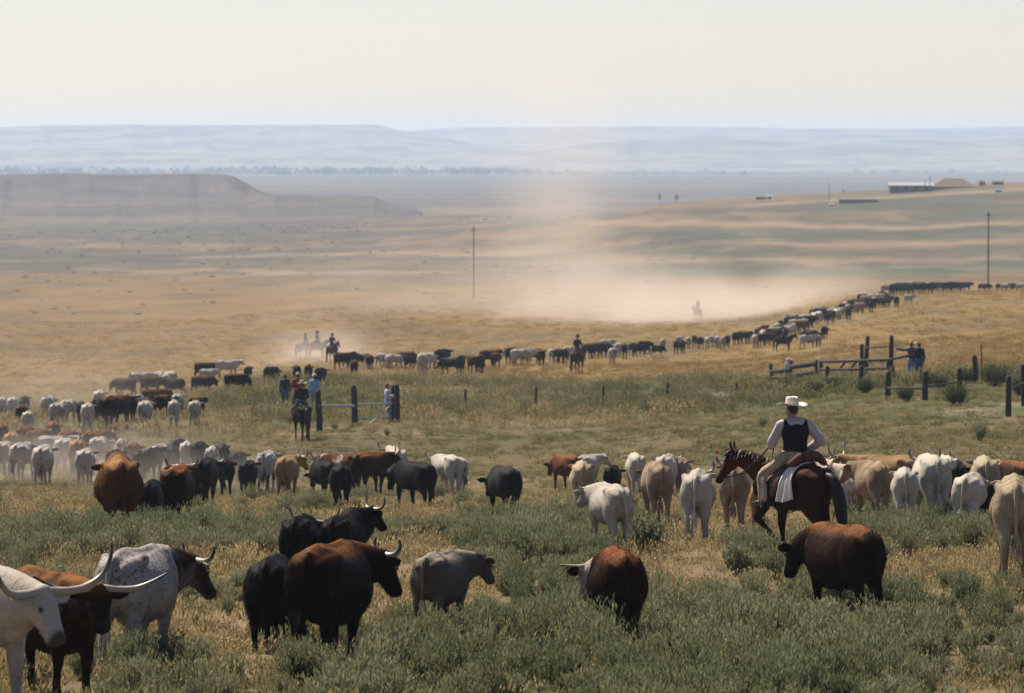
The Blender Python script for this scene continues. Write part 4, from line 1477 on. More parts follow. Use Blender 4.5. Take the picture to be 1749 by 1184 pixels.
def cow_at(sh, px, py, hpx, heading, coat_name, label, group, name='cow', parts=True, d=None):
    p = spot(px, py) if d is None else at(px, d)
    depth = p.y * math.cos(PITCH) - (p.z - CAM_Z) * math.sin(PITCH)
    sc_ = hpx * depth / FPX / 1.40
    SCALES.append((round(sc_, 2), px, py, round(p.y)))
    return link_cow(sh, p, heading, sc_, coat_name, label, group, name, parts)


# nearest animals, each modelled on its own: (label, px, feet row, hip height px, heading, coat, hair, shape)
NEAR = [
    ('white longhorn with dark muzzle at the left edge, walking towards us', -52, 1216, 262, 150, 'white', 0, dict(ny=-14, ne=-9, hp=-62, hy=-6, horns=('long', 1.25), gait=(.14, -.1, -.14, .12), fat=1.03, bony=.8)),
    ('dark red longhorn with wide flat horns behind the white one at the left edge', 86, 1188, 216, 150, 'brown', 0, dict(ny=6, ne=2, hp=-60, hy=6, horns=('texas', .92), gait=(.05, -.08, -.14, .12), depth=.09)),
    ('speckled white longhorn with a dark brown head turned right', 235, 1140, 207, 15, 'whitespeck', 0, dict(ny=36, ne=-12, hp=-56, hy=6, horns=('long', .55), gait=(.12, -.1, -.12, .12), tail=(-.06, 0), fat=1.02, bony=1, udder=True, depth=.05)),
    ('small shaggy black cow left of the big dark brown steer', 464, 1112, 163, 5, 'black', 2, dict(ny=-4, ne=-25, hp=-65, gait=(.1, -.1, -.1, .1), fat=1.1, bony=0, depth=.16)),
    ('black longhorn with one pale horn showing, behind the big dark brown steer', 512, 1006, 126, 6, 'black', 0, dict(ny=8, ne=-8, hp=-50, hy=5, horns=('long', .8), bony=.9)),
    ('black bull with thick neck and white up-curved horn, head turned right', 586, 1003, 124, 14, 'black', 0, dict(ny=32, ne=20, hp=-50, hy=8, horns=('up', 1.1), hump=1.1, fat=1.1)),
    ('big dark brown steer in the left foreground with one short pale horn', 562, 1140, 214, 14, 'darkbrown', 1, dict(ny=36, ne=-10, hp=-62, hy=4, horns=('up', .85), fat=1.24, bony=.1, depth=.10, gait=(.2, -.16, -.1, .1), tail=(-.05, 0))),
    ('grey-tan hornless young cow with its ear out, head to the right', 754, 1084, 143, 18, 'grey', 0, dict(ny=38, ne=-4, hp=-60, hy=-6, gait=(.1, -.1, -.12, .1), fat=1.05, bony=.3, depth=.07)),
    ('red white-faced cow grazing forward with a flat left horn', 1056, 1110, 174, -5, 'hereford', 1, dict(ny=-38, ne=-24, hp=-66, hy=14, horns=('flat', 1.0), fat=1.18, bony=.1, depth=.10, gait=(.08, -.1, -.1, .06))),
    ('red-brown hornless steer lowering its head in the right foreground', 1442, 1064, 170, -22, 'brown', 1, dict(ny=-24, ne=-25, hp=-70, hy=4, fat=1.16, bony=.1, depth=.10, gait=(.0, -.06, -.1, .06), tail=(.05, 0))),
    ('white cow swinging its tail right beside the tall sage clump', 1043, 944, 119, -14, 'white', 0, dict(ny=-14, ne=-6, hp=-40, horns=('up', .8), tail=(.10, .02), fat=1.0, bony=.9, depth=0, gait=(.16, -.1, -.14, .16))),
    ('lone white cow seen squarely from behind, left of the mounted cowboy', 1191, 928, 126, 4, 'white', 0, dict(ny=0, ne=0, hp=-35, horns=('up', .9), tail=(-.03, 0), bony=1, udder=True, gait=(.1, -.1, -.16, .12))),
    ('cream cow cut by the right edge of the picture', 1733, 990, 178, 4, 'cream', 0, dict(ny=6, ne=0, hp=-40, bony=1, gait=(.1, -.1, -.16, .1))),
    ('golden-brown bull with dark legs seen from behind on the left', 204, 930, 152, -6, 'jersey', 0, dict(ny=-6, ne=-8, hp=-50, fat=1.14, hump=.5, bony=.8, depth=.03, tail=(.04, 0), gait=(.1, -.1, -.06, .06))),
]
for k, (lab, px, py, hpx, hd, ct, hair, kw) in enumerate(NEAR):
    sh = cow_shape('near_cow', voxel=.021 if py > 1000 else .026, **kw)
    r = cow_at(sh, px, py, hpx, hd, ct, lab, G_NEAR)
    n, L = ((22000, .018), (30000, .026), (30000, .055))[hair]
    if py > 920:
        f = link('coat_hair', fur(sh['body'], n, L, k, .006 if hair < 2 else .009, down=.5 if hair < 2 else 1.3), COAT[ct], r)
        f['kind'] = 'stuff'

# shared shapes for the animals farther back
MID = {
    'rear': cow_shape('cow_body', .03, ne=-2, bony=.8, udder=True, tail=(.02, 0)),
    'rear2': cow_shape('cow_body', .03, ne=-12, ny=8, bony=.6, tail=(-.05, .02), gait=(-.12, .16, .14, -.14)),
    'horn': cow_shape('cow_body', .03, ne=-6, ny=8, hp=-42, bony=.9, horns=('up', 1.0)),
    'hornup': cow_shape('cow_body', .03, ne=6, hp=-36, ny=-8, bony=.9, horns=('long', .5), gait=(-.12, .16, .14, -.14)),
    'long': cow_shape('cow_body', .03, ne=8, ny=-6, hp=-40, bony=.7, horns=('long', .95)),
    'low': cow_shape('cow_body', .03, ne=-30, hp=-72, ny=-10, fat=1.04, bony=.2, depth=.02),
    'graze': cow_shape('cow_body', .03, ne=-48, hp=-65, ny=5, fat=1.04, bony=.2, depth=.02, gait=(.1, -.14, .1, -.08)),
    'turnr': cow_shape('cow_body', .03, ne=4, ny=28, hy=22, hp=-55, bony=.4, horns=('up', 1.0)),
    'turnl': cow_shape('cow_body', .03, ne=0, ny=-28, hy=-22, hp=-55, bony=.4, fat=1.06, depth=.06),
    'calf': cow_shape('cow_body', .03, ne=-5, bony=.1, depth=-.02, fat=.9),
}
MIDS = [
    ('rear', 994, 882, 92, 0, 'cream', 'cream cow with a dark-shadowed rump beside the tail-swinging white cow'),
    ('low', 968, 838, 60, -52, 'red', 'red-brown cow facing left with its head down, behind the cream cow'),
    ('turnr', 1004, 832, 54, 45, 'white', 'white cow looking right, partly hidden behind the cream cow'),
    ('rear2', 1046, 856, 60, 12, 'black', 'black cow showing only its back between two white cows'),
    ('rear', 1086, 848, 72, -6, 'white', 'small white cow rump behind the roan cow'),
    ('horn', 1138, 850, 72, 20, 'white', 'white cow back rising behind the roan cow'),
    ('rear2', 1121, 898, 106, -14, 'roan', 'pale red roan cow with swung tail left of the lone white cow'),
    ('hornup', 1254, 908, 112, 8, 'roan', 'red roan cow walking beside the bay horse head'),
    ('rear', 1296, 900, 70, 10, 'tan', 'tan cow half hidden behind the chest of the bay horse'),
    ('long', 1516, 874, 94, -78, 'tan', 'tan longhorn facing left with a long dark-tipped horn, behind the bay horse'),
    ('hornup', 1470, 880, 84, -60, 'whitered', 'white-headed cow just behind the bay horse tail'),
    ('turnl', 1492, 893, 103, -24, 'roan', 'brownish grey cow between the bay horse and the white cows'),
    ('rear', 1545, 900, 98, 6, 'white', 'white cow seen from behind, leftmost of the white pair right of the bay horse'),
    ('horn', 1590, 894, 115, -10, 'white', 'tall white cow with a curved left horn, rightmost of the white pair'),
    ('rear2', 1634, 880, 90, 10, 'charcoal', 'dark grey cow glimpsed behind the tall white cow'),
    ('rear', 1682, 888, 106, 5, 'cream', 'pale tan cow behind the white cow near the right edge'),
    ('horn', 1738, 880, 90, -30, 'brown', 'brown cow in the back row at the right edge'),
    ('low', 1702, 912, 92, 30, 'black', 'black cow squeezed between the pale cows near the right edge'),
    ('rear2', 1656, 915, 104, 24, 'white', 'white cow carrying its tail to the left, near the right edge'),
    ('horn', 1614, 868, 88, -12, 'white', 'white cow in the back row just right of the tall white cow'),
    ('rear2', 1706, 872, 84, 8, 'tan', 'tan cow in the back row near the right edge'),
    ('long', 1436, 872, 84, -50, 'white', 'white longhorn whose horn tip shows just behind the bay horse rump'),
    ('rear', 1165, 846, 62, 10, 'roan', 'roan cow in the back row behind the lone white cow'),
    ('calf', 258, 910, 88, 4, 'black', 'black calf walking right of the golden-brown bull'),
    ('hornup', 302, 906, 108, 10, 'brown', 'brown horned cow with raised head right of the black calf'),
    ('horn', 350, 868, 84, 12, 'charcoal', 'dark grey longhorn behind the brown horned cow'),
    ('rear2', 386, 850, 66, -5, 'charcoal', 'dark cow in the dust right of the dark grey longhorn'),
    ('rear', 424, 848, 60, 8, 'charcoal', 'dusty dark cow left of the tan cow'),
    ('rear', 456, 842, 70, 15, 'whitedark', 'white and grey cow just behind the tan cow'),
    ('turnr', 491, 850, 70, 16, 'tan', 'tan cow seen from behind in the left middle of the herd'),
    ('graze', 552, 855, 66, -42, 'black', 'black cow grazing to the left behind the other black cow'),
    ('rear2', 582, 872, 78, -6, 'black', 'black cow seen from behind, above the black bull'),
    ('turnr', 632, 846, 72, 58, 'brown', 'brown cow standing sideways in front of a white horned cow'),
    ('horn', 588, 838, 62, -70, 'redwhite', 'dark-headed white-backed cow facing left behind the brown cow'),
    ('hornup', 676, 842, 76, -14, 'whitered', 'white horned cow behind the brown and black cows'),
    ('low', 710, 872, 82, -56, 'black', 'black cow facing left with lowered head, mid-herd'),
    ('horn', 764, 844, 66, -48, 'white', 'white cow facing left, farther one of two right of the lowered black cow'),
    ('turnl', 775, 842, 60, -62, 'whitered', 'pale cow facing left, nearer one of two right of the lowered black cow'),
    ('low', 862, 886, 88, -28, 'charcoal', 'lone charcoal cow left of the sage stand in mid-herd'),
]
for sh, px, py, hpx, hd, ct, lab in MIDS:
    cow_at(MID[sh], px, py, hpx * 1.03, hd * .5 if abs(hd) < 65 else hd * .75, ct, lab, G_MID, 'calf' if sh == 'calf' else 'cow')

WORD = {'white': 'white', 'whitedark': 'white and dark', 'whitered': 'white and red', 'cream': 'cream', 'roan': 'roan', 'tan': 'tan', 'brown': 'brown', 'darkbrown': 'dark brown', 'red': 'red', 'black': 'black', 'charcoal': 'charcoal grey', 'redwhite': 'red and white', 'grey': 'grey', 'jersey': 'golden brown', 'hereford': 'red white-faced', 'whitespeck': 'speckled white'}
NTH = 'leftmost second third fourth fifth sixth seventh eighth ninth tenth eleventh twelfth thirteenth fourteenth fifteenth sixteenth seventeenth eighteenth nineteenth twentieth'.split()


def place_bunch(rows, where, group, shapes, parts):
    """rows: (px, feet row or ('d', distance), height px, heading, coat, shape)"""
    count = {}
    for px, py, hpx, hd, ct, sh in sorted(rows):
        k = count.get(ct, 0)
        count[ct] = k + 1
        nth = NTH[k] if k < len(NTH) else '%dth' % (k + 1)
        lab = ('%s %s cow, %s' % (nth, WORD[ct], where)) if k == 0 else ('%s %s cow from left, %s' % (nth, WORD[ct], where))
        dist = py[1] if isinstance(py, tuple) else None
        cow_at(shapes[sh], px, 0 if dist else py, hpx * (1.0 if parts else 1.12), hd * .65, ct, lab, group, 'cow', parts, dist)


# dusty bunch on the left
LEFT = [(6, 812, 58, 10, 'white', 'rear'), (38, 822, 66, 20, 'whitedark', 'rear2'), (74, 832, 72, 5, 'whitered', 'rear'), (92, 800, 56, 80, 'whitedark', 'turnr'), (132, 812, 62, 0, 'tan', 'rear2'), (146, 832, 66, 4, 'white', 'rear'),
        (168, 800, 54, 15, 'whitered', 'rear2'), (40, 772, 44, 10, 'red', 'rear'), (62, 782, 48, 30, 'red', 'turnr'), (90, 772, 52, -10, 'red', 'rear2'), (114, 786, 50, 20, 'brown', 'rear'), (132, 792, 50, 5, 'red', 'rear2'), (163, 784, 48, 40, 'red', 'turnr'),
        (196, 818, 50, 10, 'charcoal', 'rear'), (238, 820, 50, 0, 'charcoal', 'rear2'), (262, 818, 54, 15, 'charcoal', 'rear'), (274, 812, 54, 10, 'whitedark', 'rear2'), (294, 816, 56, -10, 'charcoal', 'rear'), (318, 806, 52, 0, 'whitered', 'rear'), (340, 808, 54, 8, 'charcoal', 'rear2'), (381, 812, 54, -5, 'charcoal', 'rear'), (4, 770, 46, -15, 'darkbrown', 'horn'), (20, 790, 52, 5, 'tan', 'rear2'), (110, 806, 58, 12, 'white', 'horn'), (208, 800, 50, -8, 'whitedark', 'rear'), (226, 806, 50, 8, 'darkbrown', 'rear2'), (304, 800, 50, 10, 'charcoal', 'horn'), (362, 816, 54, 0, 'whitedark', 'rear2'), (406, 826, 54, 12, 'charcoal', 'rear')]
place_bunch(LEFT, 'in the dusty bunch at the left', G_LEFT, MID, True)
REAR = [(4, 716, 38, 0, 'whitedark', 'rear'), (22, 718, 40, 5, 'white', 'rear2'), (42, 712, 36, 0, 'charcoal', 'rear'), (36, 730, 38, 0, 'brown', 'rear2'), (48, 742, 40, 0, 'white', 'rear'), (82, 716, 40, 10, 'whitedark', 'rear2'), (98, 730, 42, 20, 'whitered', 'rear'), (116, 722, 40, 20, 'white', 'rear2'),
        (150, 738, 50, 0, 'white', 'rear'), (140, 730, 44, -10, 'black', 'rear2'), (170, 712, 46, 0, 'white', 'rear'), (164, 722, 40, 10, 'brown', 'rear'), (198, 735, 60, 30, 'darkbrown', 'hornup'), (176, 728, 52, -20, 'darkbrown', 'rear2'), (222, 722, 50, 5, 'darkbrown', 'rear'), (248, 732, 48, 6, 'white', 'rear'), (236, 716, 42, 10, 'whitedark', 'rear2'), (262, 704, 40, 60, 'red', 'turnr'), (276, 712, 38, 30, 'brown', 'rear'),
        (297, 729, 46, 0, 'white', 'rear2'), (304, 712, 40, 10, 'whitedark', 'rear'), (333, 726, 42, 8, 'white', 'rear'), (336, 712, 34, 40, 'brown', 'hornup'), (214, 680, 34, -80, 'black', 'low'), (238, 668, 32, 80, 'whitedark', 'turnr'), (258, 676, 32, 70, 'brown', 'rear'), (286, 668, 34, -75, 'whitedark', 'rear'), (298, 678, 32, -85, 'black', 'turnl'), (346, 674, 32, 80, 'brown', 'low'), (354, 660, 30, 60, 'white', 'rear'), (349, 648, 29, 85, 'brown', 'turnr'), (387, 645, 30, 85, 'white', 'hornup'), (403, 672, 34, 75, 'darkbrown', 'graze'), (424, 654, 29, 10, 'darkbrown', 'rear'), (463, 655, 29, 50, 'charcoal', 'low'),
        (507, 654, 30, -10, 'black', 'rear'), (527, 652, 30, 5, 'darkbrown', 'rear2'), (547, 660, 32, 20, 'black', 'rear')]
place_bunch(REAR, 'in the rear bunch at the left', G_REAR, MID, True)

FARSH = {
    'rear': cow_shape('cow_body', .045, ne=2, bony=.5, horns=('up', 1)),
    'rear2': cow_shape('cow_body', .045, ne=-15, ny=8, bony=.4, gait=(-.12, .16, .14, -.14)),
    'low': cow_shape('cow_body', .045, ne=-35, hp=-70, fat=1.08, bony=.2),
    'horn': cow_shape('cow_body', .045, ne=14, hp=-35, horns=('long', 1)),
    'graze': cow_shape('cow_body', .045, ne=-48, hp=-65, fat=1.05),
}
FAR1 = [(586, 632, 27, 60, 'darkbrown', 'horn'), (600, 630, 24, 70, 'brown', 'low'), (605, 644, 26, 5, 'darkbrown', 'rear'), (632, 632, 23, 10, 'brown', 'rear2'), (620, 626, 20, 30, 'roan', 'rear'), (652, 628, 22, 40, 'whitedark', 'rear'), (663, 630, 22, 0, 'white', 'rear2'), (676, 630, 22, 80, 'whitedark', 'low'), (692, 629, 25, 85, 'darkbrown', 'low'), (702, 632, 22, 70, 'charcoal', 'rear2'),
        (722, 641, 34, 10, 'white', 'rear'), (735, 634, 28, 20, 'white', 'rear2'), (754, 632, 32, 30, 'black', 'rear'), (770, 640, 26, -80, 'black', 'low'), (787, 640, 30, 10, 'charcoal', 'rear'), (806, 638, 28, -20, 'darkbrown', 'rear2'), (820, 638, 29, 10, 'darkbrown', 'rear'), (834, 628, 27, 70, 'brown', 'horn'), (846, 630, 25, 20, 'darkbrown', 'rear2'), (868, 624, 28, 0, 'darkbrown', 'rear'), (876, 622, 26, 10, 'charcoal', 'rear'), (886, 625, 26, 60, 'white', 'rear2'), (896, 624, 25, 70, 'white', 'rear'), (908, 622, 24, 80, 'charcoal', 'low'), (925, 625, 25, 8, 'brown', 'rear'), (942, 620, 22, 0, 'whitedark', 'rear2'), (952, 620, 22, 15, 'darkbrown', 'rear'), (962, 622, 23, 30, 'black', 'low'), (970, 616, 22, 30, 'white', 'rear')]
place_bunch(FAR1, 'far string left of lone dark rider', G_FAR, FARSH, False)
FAR2 = [(1008, 613, 24, 40, 'brown', 'rear'), (1018, 612, 24, 60, 'darkbrown', 'rear2'), (1028, 610, 22, 70, 'brown', 'low'), (1036, 602, 20, 60, 'white', 'rear'), (1033, 611, 20, 80, 'black', 'low'), (1046, 621, 24, 10, 'whitedark', 'rear'), (1056, 610, 22, 10, 'white', 'rear2'), (1067, 614, 24, 0, 'black', 'rear'), (1080, 608, 20, 20, 'charcoal', 'rear'), (1093, 610, 20, 80, 'black', 'low'), (1100, 605, 20, 60, 'black', 'rear2'), (1123, 609, 17, 85, 'black', 'low'), (1132, 600, 19, 10, 'whitedark', 'rear'), (1155, 604, 20, 0, 'charcoal', 'rear'), (1166, 603, 19, 10, 'black', 'rear2'), (1160, 596, 20, 20, 'whitedark', 'rear'),
        (1176, 596, 18, 10, 'whitedark', 'rear2'), (1186, 594, 19, 0, 'charcoal', 'rear'), (1196, 597, 19, 20, 'charcoal', 'rear2'), (1208, 597, 19, 0, 'white', 'rear'), (1216, 593, 18, 20, 'whitedark', 'rear'), (1226, 596, 20, 10, 'white', 'rear2'), (1234, 598, 21, 0, 'cream', 'rear'), (1242, 594, 19, 15, 'darkbrown', 'rear'), (1256, 590, 20, 20, 'black', 'rear2'), (1264, 588, 20, 10, 'charcoal', 'rear'), (1274, 588, 20, 30, 'brown', 'rear'), (1289, 596, 22, 5, 'white', 'rear'), (1282, 586, 20, 10, 'whitedark', 'rear2')]
place_bunch(FAR2, 'far string right of lone dark rider', G_FAR, FARSH, False)
rr_ = random.Random(5)
FAR3 = []
path = [(1294, 588), (1310, 583), (1330, 576), (1350, 567), (1370, 560), (1390, 552), (1410, 546), (1440, 537), (1465, 531), (1490, 525), (1515, 519)]
cts = ['black', 'black', 'black', 'black', 'darkbrown', 'darkbrown', 'darkbrown', 'brown', 'charcoal', 'charcoal', 'white', 'white', 'whitedark', 'whitedark', 'red', 'cream']
for i in range(72):
    px = 1292 + 224 * (i + rr_.random()) / 72
    py = np.interp(px, [p[0] for p in path], [p[1] for p in path]) + rr_.uniform(-7, 9)
    FAR3.append((round(px), round(float(py)), round(20.5 - (px - 1292) * .021 + rr_.uniform(-1.5, 1.5), 1), rr_.choice([10, 20, 30, 45, 60, 70, -20]), rr_.choice(cts), rr_.choice(['rear', 'rear2', 'rear', 'low'])))
FAR3 += [(1385, 588, 22, -70, 'black', 'low'), (1398, 592, 22, 10, 'black', 'rear'), (1380, 596, 22, 80, 'whitedark', 'rear'), (1408, 580, 20, 20, 'black', 'rear2'), (1449, 547, 20, 0, 'black', 'rear'), (1531, 526, 18, 0, 'black', 'rear2'), (1552, 520, 15, 70, 'white', 'rear')]
place_bunch(FAR3, 'far string climbing the golden rise', G_FAR, FARSH, False)
FAR4 = []
for i in range(25):
    px = 1510 + 142 * (i + rr_.random()) / 25
    FAR4.append((round(px), ('d', 752 + rr_.uniform(0, 70) + (px - 1510) * .25), round(17 - (px - 1510) * .02 + rr_.uniform(-1, 1), 1), rr_.choice([60, 75, 90, 100, 45]), 'black' if rr_.random() < .45 else rr_.choice(cts), rr_.choice(['rear', 'rear2', 'low', 'low'])))
for px in (1678, 1686, 1708, 1716, 1724, 1733, 1742):
    FAR4.append((px, ('d', 862 + rr_.uniform(0, 12)), 12, 80, rr_.choice(['whitedark', 'charcoal', 'black']), 'low'))
place_bunch(FAR4, 'on the crest near right utility pole', G_FAR, FARSH, False)
bad = [s for s in SCALES if s[0] < .78 or s[0] > 1.22]
print('cow scales off:', len(bad), 'of', len(SCALES), bad[:70])

# ------------------------------------------------------------------ riders and people
def ppm(p):
    return FPX / (p.y * math.cos(PITCH) - (p.z - CAM_Z) * math.sin(PITCH))


# the cowboy in front: horse, tack, rider, slicker
P0 = spot(1357, 953)
H0 = -33
S0 = 276 / ppm(P0) / 2.64
WIDE = (S0 * 1.10, S0, S0)
hs0 = horse_shape('bay_body', voxel=.02, ny=-24, ne=31, hp=-60, hy=-10, legs=((.06, .95), (-.02, 0), (-.18, .1), (.16, 0)), tailswing=(.10, .12))
root = empty('horse', P0, -rad(H0), WIDE)
tag(root, 'bay horse stepping left under the cowboy in a white hat', 'horse', 'saddle horses')
link_horse(hs0, root, 'bay')
f_ = link('coat_hair', fur(hs0['body'], 8000, .012, 77, .005), COAT['bay'], root)
f_['kind'] = 'stuff'
root = empty('saddle', P0 - Vector((0, 0, .035)), -rad(H0), WIDE)
tag(root, 'brown leather stock saddle under the cowboy in a white hat', 'saddle')
saddle_parts(root)
root = empty('bridle', P0, -rad(H0), WIDE)
tag(root, 'black leather bridle and reins on the bay horse', 'bridle')
bridle_parts(root, hs0, (-.16, .40, 1.83))

M_HATW = fabric('hat_felt_cream', (.60, .55, .46), fold=14, var=.12)
M_SHIRT = fabric('shirt_pale_check', (.46, .42, .41), check=(.33, .27, .28))
M_VEST = fabric('vest_navy', (.012, .012, .02), fold=9)
M_CHAPS = fabric('chaps_tan', (.33, .26, .18), fold=7)
J0 = dict(RIDE)
J0.update(chest=(0, -.01, 2.07), head=(-.01, .07, 2.42), sL=(-.195, .075, 2.19), sR=(.195, -.075, 2.19), eL=(-.30, .17, 1.93), wL=(-.17, .38, 1.85), eR=(.34, -.20, 1.95), wR=(.26, .02, 1.77), face=-12,
          kL=(-.335, .40, 1.37), aL=(-.35, .36, .93), tL=(-.38, .57, .90))
root = empty('rider', P0 - Vector((0, 0, .02)), -rad(H0), WIDE)
tag(root, 'cowboy in white hat, dark vest and pale checked shirt on the bay horse', 'person', 'people on horseback')
J0n, fr_, fd_ = figure(root, J0, M_SHIRT, M_CHAPS, hat=None, vest=M_VEST, voxel=.0105, bulk=.018)
hat_mesh(root, J0n['head'] + np.array((0, 0, .085)) - fd_ * .01, fr_, fd_, M_HATW)
# wide chap wing flaring from the left leg
for s, S in ((-1, 'L'), (1, 'R')):
    k = Clay()
    a, b, c_ = J0n['h' + S], J0n['k' + S], J0n['a' + S]
    k.tube([a * .6 + b * .4, b + (s * .02, -.03, 0), c_ * .6 + b * .4 + np.array((s * .03, -.05, 0)), c_ + (s * .03, -.05, .02)], [(.03, .10), (.03, .115), (.03, .13), (.028, .12)], seg=10, side=(1, 0, 0))
    link('chap_wing', k.fuse('chap_wing', .018, 2), M_CHAPS, root)
k = Clay()
pe = J0n['pelvis']
k.tube([pe + (.172 * math.cos(q), .125 * math.sin(q), .085) for q in np.linspace(0, 6.283, 15)], [(.008, .024)] * 15, seg=6, n=1)
link('belt', k.raw('belt'), M_LEATHER, root)

# bedroll and white slicker tied behind the saddle
root = empty('bedroll', P0, -rad(H0), WIDE)
tag(root, 'brown rolled coat tied behind the saddle of the bay horse', 'bedroll')
k = Clay()
k.tube([(-.30, -.36, 1.56), (-.15, -.40, 1.67), (0, -.41, 1.69), (.15, -.40, 1.67), (.30, -.36, 1.56)], [.055, .075, .08, .075, .055], seg=12)
link('roll', k.fuse('roll', .016, 2), fabric('rust_cloth', (.13, .05, .03), fold=10), root)
for x in (-.14, .14):
    k = Clay()
    k.tube([(x, -.40 + .085 * math.cos(q), 1.67 + .085 * math.sin(q)) for q in np.linspace(0, 6.283, 13)], [(.012, .005)] * 13, seg=6, n=1)
    link('tie_strap', k.raw('tie_strap'), M_STRAP, root)
V, nu, nv = [], 16, 22
for i in range(nv):
    t = i / (nv - 1)
    for j in range(nu):
        u = j / (nu - 1)
        y = -.47 + .40 * u + .05 * t
        # from the middle of the croup over the flank and down the near side, in folds
        q = -.10 + 1.5 * min(t, .62) / .62
        top = np.interp(y, [r[0] for r in TORSO_HORSE], [r[1] for r in TORSO_HORSE])
        hw = np.interp(y, [r[0] for r in TORSO_HORSE], [r[3] for r in TORSO_HORSE])
        mid = top - .36
        x = -1.13 * hw * math.copysign(abs(math.sin(q)) ** .9, math.sin(q)) - .012
        z = mid + (top - mid) * math.cos(q) + .045
        dn = max(0, t - .62) / .38
        z -= dn * .30
        fold = (.010 + .03 * t) * math.sin(u * 17 + .6 * math.sin(t * 4)) + .012 * math.sin(u * 7 + t * 3)
        V.append((x - fold - .02 * dn, y + dn * (.09 * (u - .3)) - .03 * dn, z + .015 * math.sin(u * 9) * dn))
me = mesh_np('slicker', V, grid_faces(nv, nu), True)
o = link('slicker', me, fabric('white_canvas', (.66, .62, .56), fold=9, var=.1))
o.location, o.rotation_euler, o.scale = P0, (0, 0, -rad(H0)), WIDE
s_ = o.modifiers.new('thick', 'SOLIDIFY')
s_.thickness = .012
o.modifiers.new('sub', 'SUBSURF').levels = 1
tag(o, 'white canvas slicker hanging in folds behind the cowboy saddle', 'slicker')

HS_FAR = {'a': horse_shape('horse_body', voxel=.032, legs=((.12, 0), (-.1, 0), (-.15, 0), (.12, 0))), 'b': horse_shape('horse_body', voxel=.032, ne=34, legs=((.02, 0), (-.03, 0), (.02, 0), (-.05, 0)))}
DENIM = fabric('denim', (.06, .085, .15))
DENIML = fabric('denim_faded', (.16, .22, .34))
DARK = fabric('dark_cloth', (.018, .018, .024))


def rider_at(px, py, hpx, heading, hcoat, shirt, hat, hatmat, lab_h, lab_r, shape='a', face=0, neckerchief=None):
    p = spot(px, py)
    s = hpx / ppm(p) / 2.62
    root = empty('horse', p, -rad(heading), s)
    tag(root, lab_h, 'horse', 'saddle horses')
    link_horse(HS_FAR[shape], root, hcoat)
    k = Clay()
    k.tube([(0, -.33, 1.55), (0, -.1, 1.53), (0, .28, 1.57)], [(.19, .06), (.18, .05), (.15, .06)], seg=12)
    k.tube([(0, -.33, 1.55), (0, -.34, 1.66)], [(.15, .03), (.10, .03)], seg=10)
    k.tube([(0, .29, 1.58), (0, .31, 1.74)], [.03, .03], seg=8)
    for sx in (-1, 1):
        k.tube([(sx * .2, .06, 1.5), (sx * .31, .12, 1.25), (sx * .34, .22, .95)], [(.02, .1), (.02, .09), (.03, .06)], seg=8)
    sd = link('saddle', k.fuse('saddle', .025, 1), M_LEATHER)
    sd.location, sd.rotation_euler, sd.scale = p, (0, 0, -rad(heading)), (s,) * 3
    tag(sd, 'saddle on the ' + lab_h[0].lower() + lab_h[1:], 'saddle')
    root = empty('rider', p - Vector((0, 0, .02)), -rad(heading), s)
    tag(root, lab_r, 'person', 'people on horseback')
    J = dict(RIDE)
    J['face'] = face
    Jn, fr, fd = figure(root, J, shirt, DENIM, hat=hat, hatmat=hatmat, voxel=.017)
    if neckerchief:
        k = Clay()
        n = Jn['neck'] + np.array((0, 0, .02))
        k.tube([n + (.085 * math.cos(q), .085 * math.sin(q), 0) for q in np.linspace(0, 6.283, 13)], [.022] * 13, seg=8, n=1)
        k.ball(n + (.03, -.10, -.02), (.055, .02, .06), 8)
        link('neckerchief', k.raw('neckerchief'), neckerchief, root)


M_HATD = fabric('hat_dark', (.03, .025, .022))
M_HATT = fabric('hat_tan', (.42, .36, .28))
rider_at(516, 753, 104, -14, 'dkhorse', DARK, 'cowboy', M_HATT, 'dark horse facing away in front of the gate', 'rider in dark shirt and orange neckerchief in front of the gate', 'b', 0, plain('orange_cloth', (.75, .09, .03), .8))
rider_at(521, 612, 44, 62, 'dun', fabric('grey_cloth', (.12, .12, .14)), 'cap', M_HATD, 'horse of the leftmost of three riders in the dust', 'leftmost of three riders side by side in the dust', 'a')
rider_at(541, 612, 47, 66, 'dun', fabric('grey_blue_cloth', (.13, .14, .18)), 'cowboy', M_HATD, 'horse of the middle of three riders in the dust', 'middle and tallest of three riders in the dust', 'b')
rider_at(567, 619, 50, 24, 'dun', fabric('slate_cloth', (.09, .10, .13)), 'cowboy', M_HATD, 'pale horse of the rightmost of three riders in the dust', 'rightmost of three riders in the dust', 'a')
rider_at(986, 639, 68, 22, 'sorrel', DARK, 'cowboy', M_HATD, 'dark sorrel horse walking away in the gap of the far string', 'lone dark rider in black hat in the gap of the far string', 'a')
rider_at(1192, 548, 36, -24, 'dun', fabric('grey_green_cloth', (.08, .085, .09)), 'cowboy', M_HATD, 'pale horse alone in the dust beyond the far string', 'lone rider in the dust beyond the far string', 'b')
rider_at(1338, 601, 44, 70, 'dkhorse', fabric('blue_cloth', (.05, .08, .22)), 'cap', M_HATD, 'dark horse standing below the far string near the rise', 'rider in blue on the dark horse below the far string', 'b')


def person_at(px, py, hpx, heading, J, shirt, pants, lab, hat=None, hatmat=None, female=False, vest=None):
    p = spot(px, py)
    s = hpx / ppm(p) / 1.76
    root = empty('person', p, -rad(heading), s)
    tag(root, lab, 'person', 'people watching on foot')
    figure(root, J, shirt, pants, hat=hat, hatmat=hatmat, voxel=.017, female=female, vest=vest)


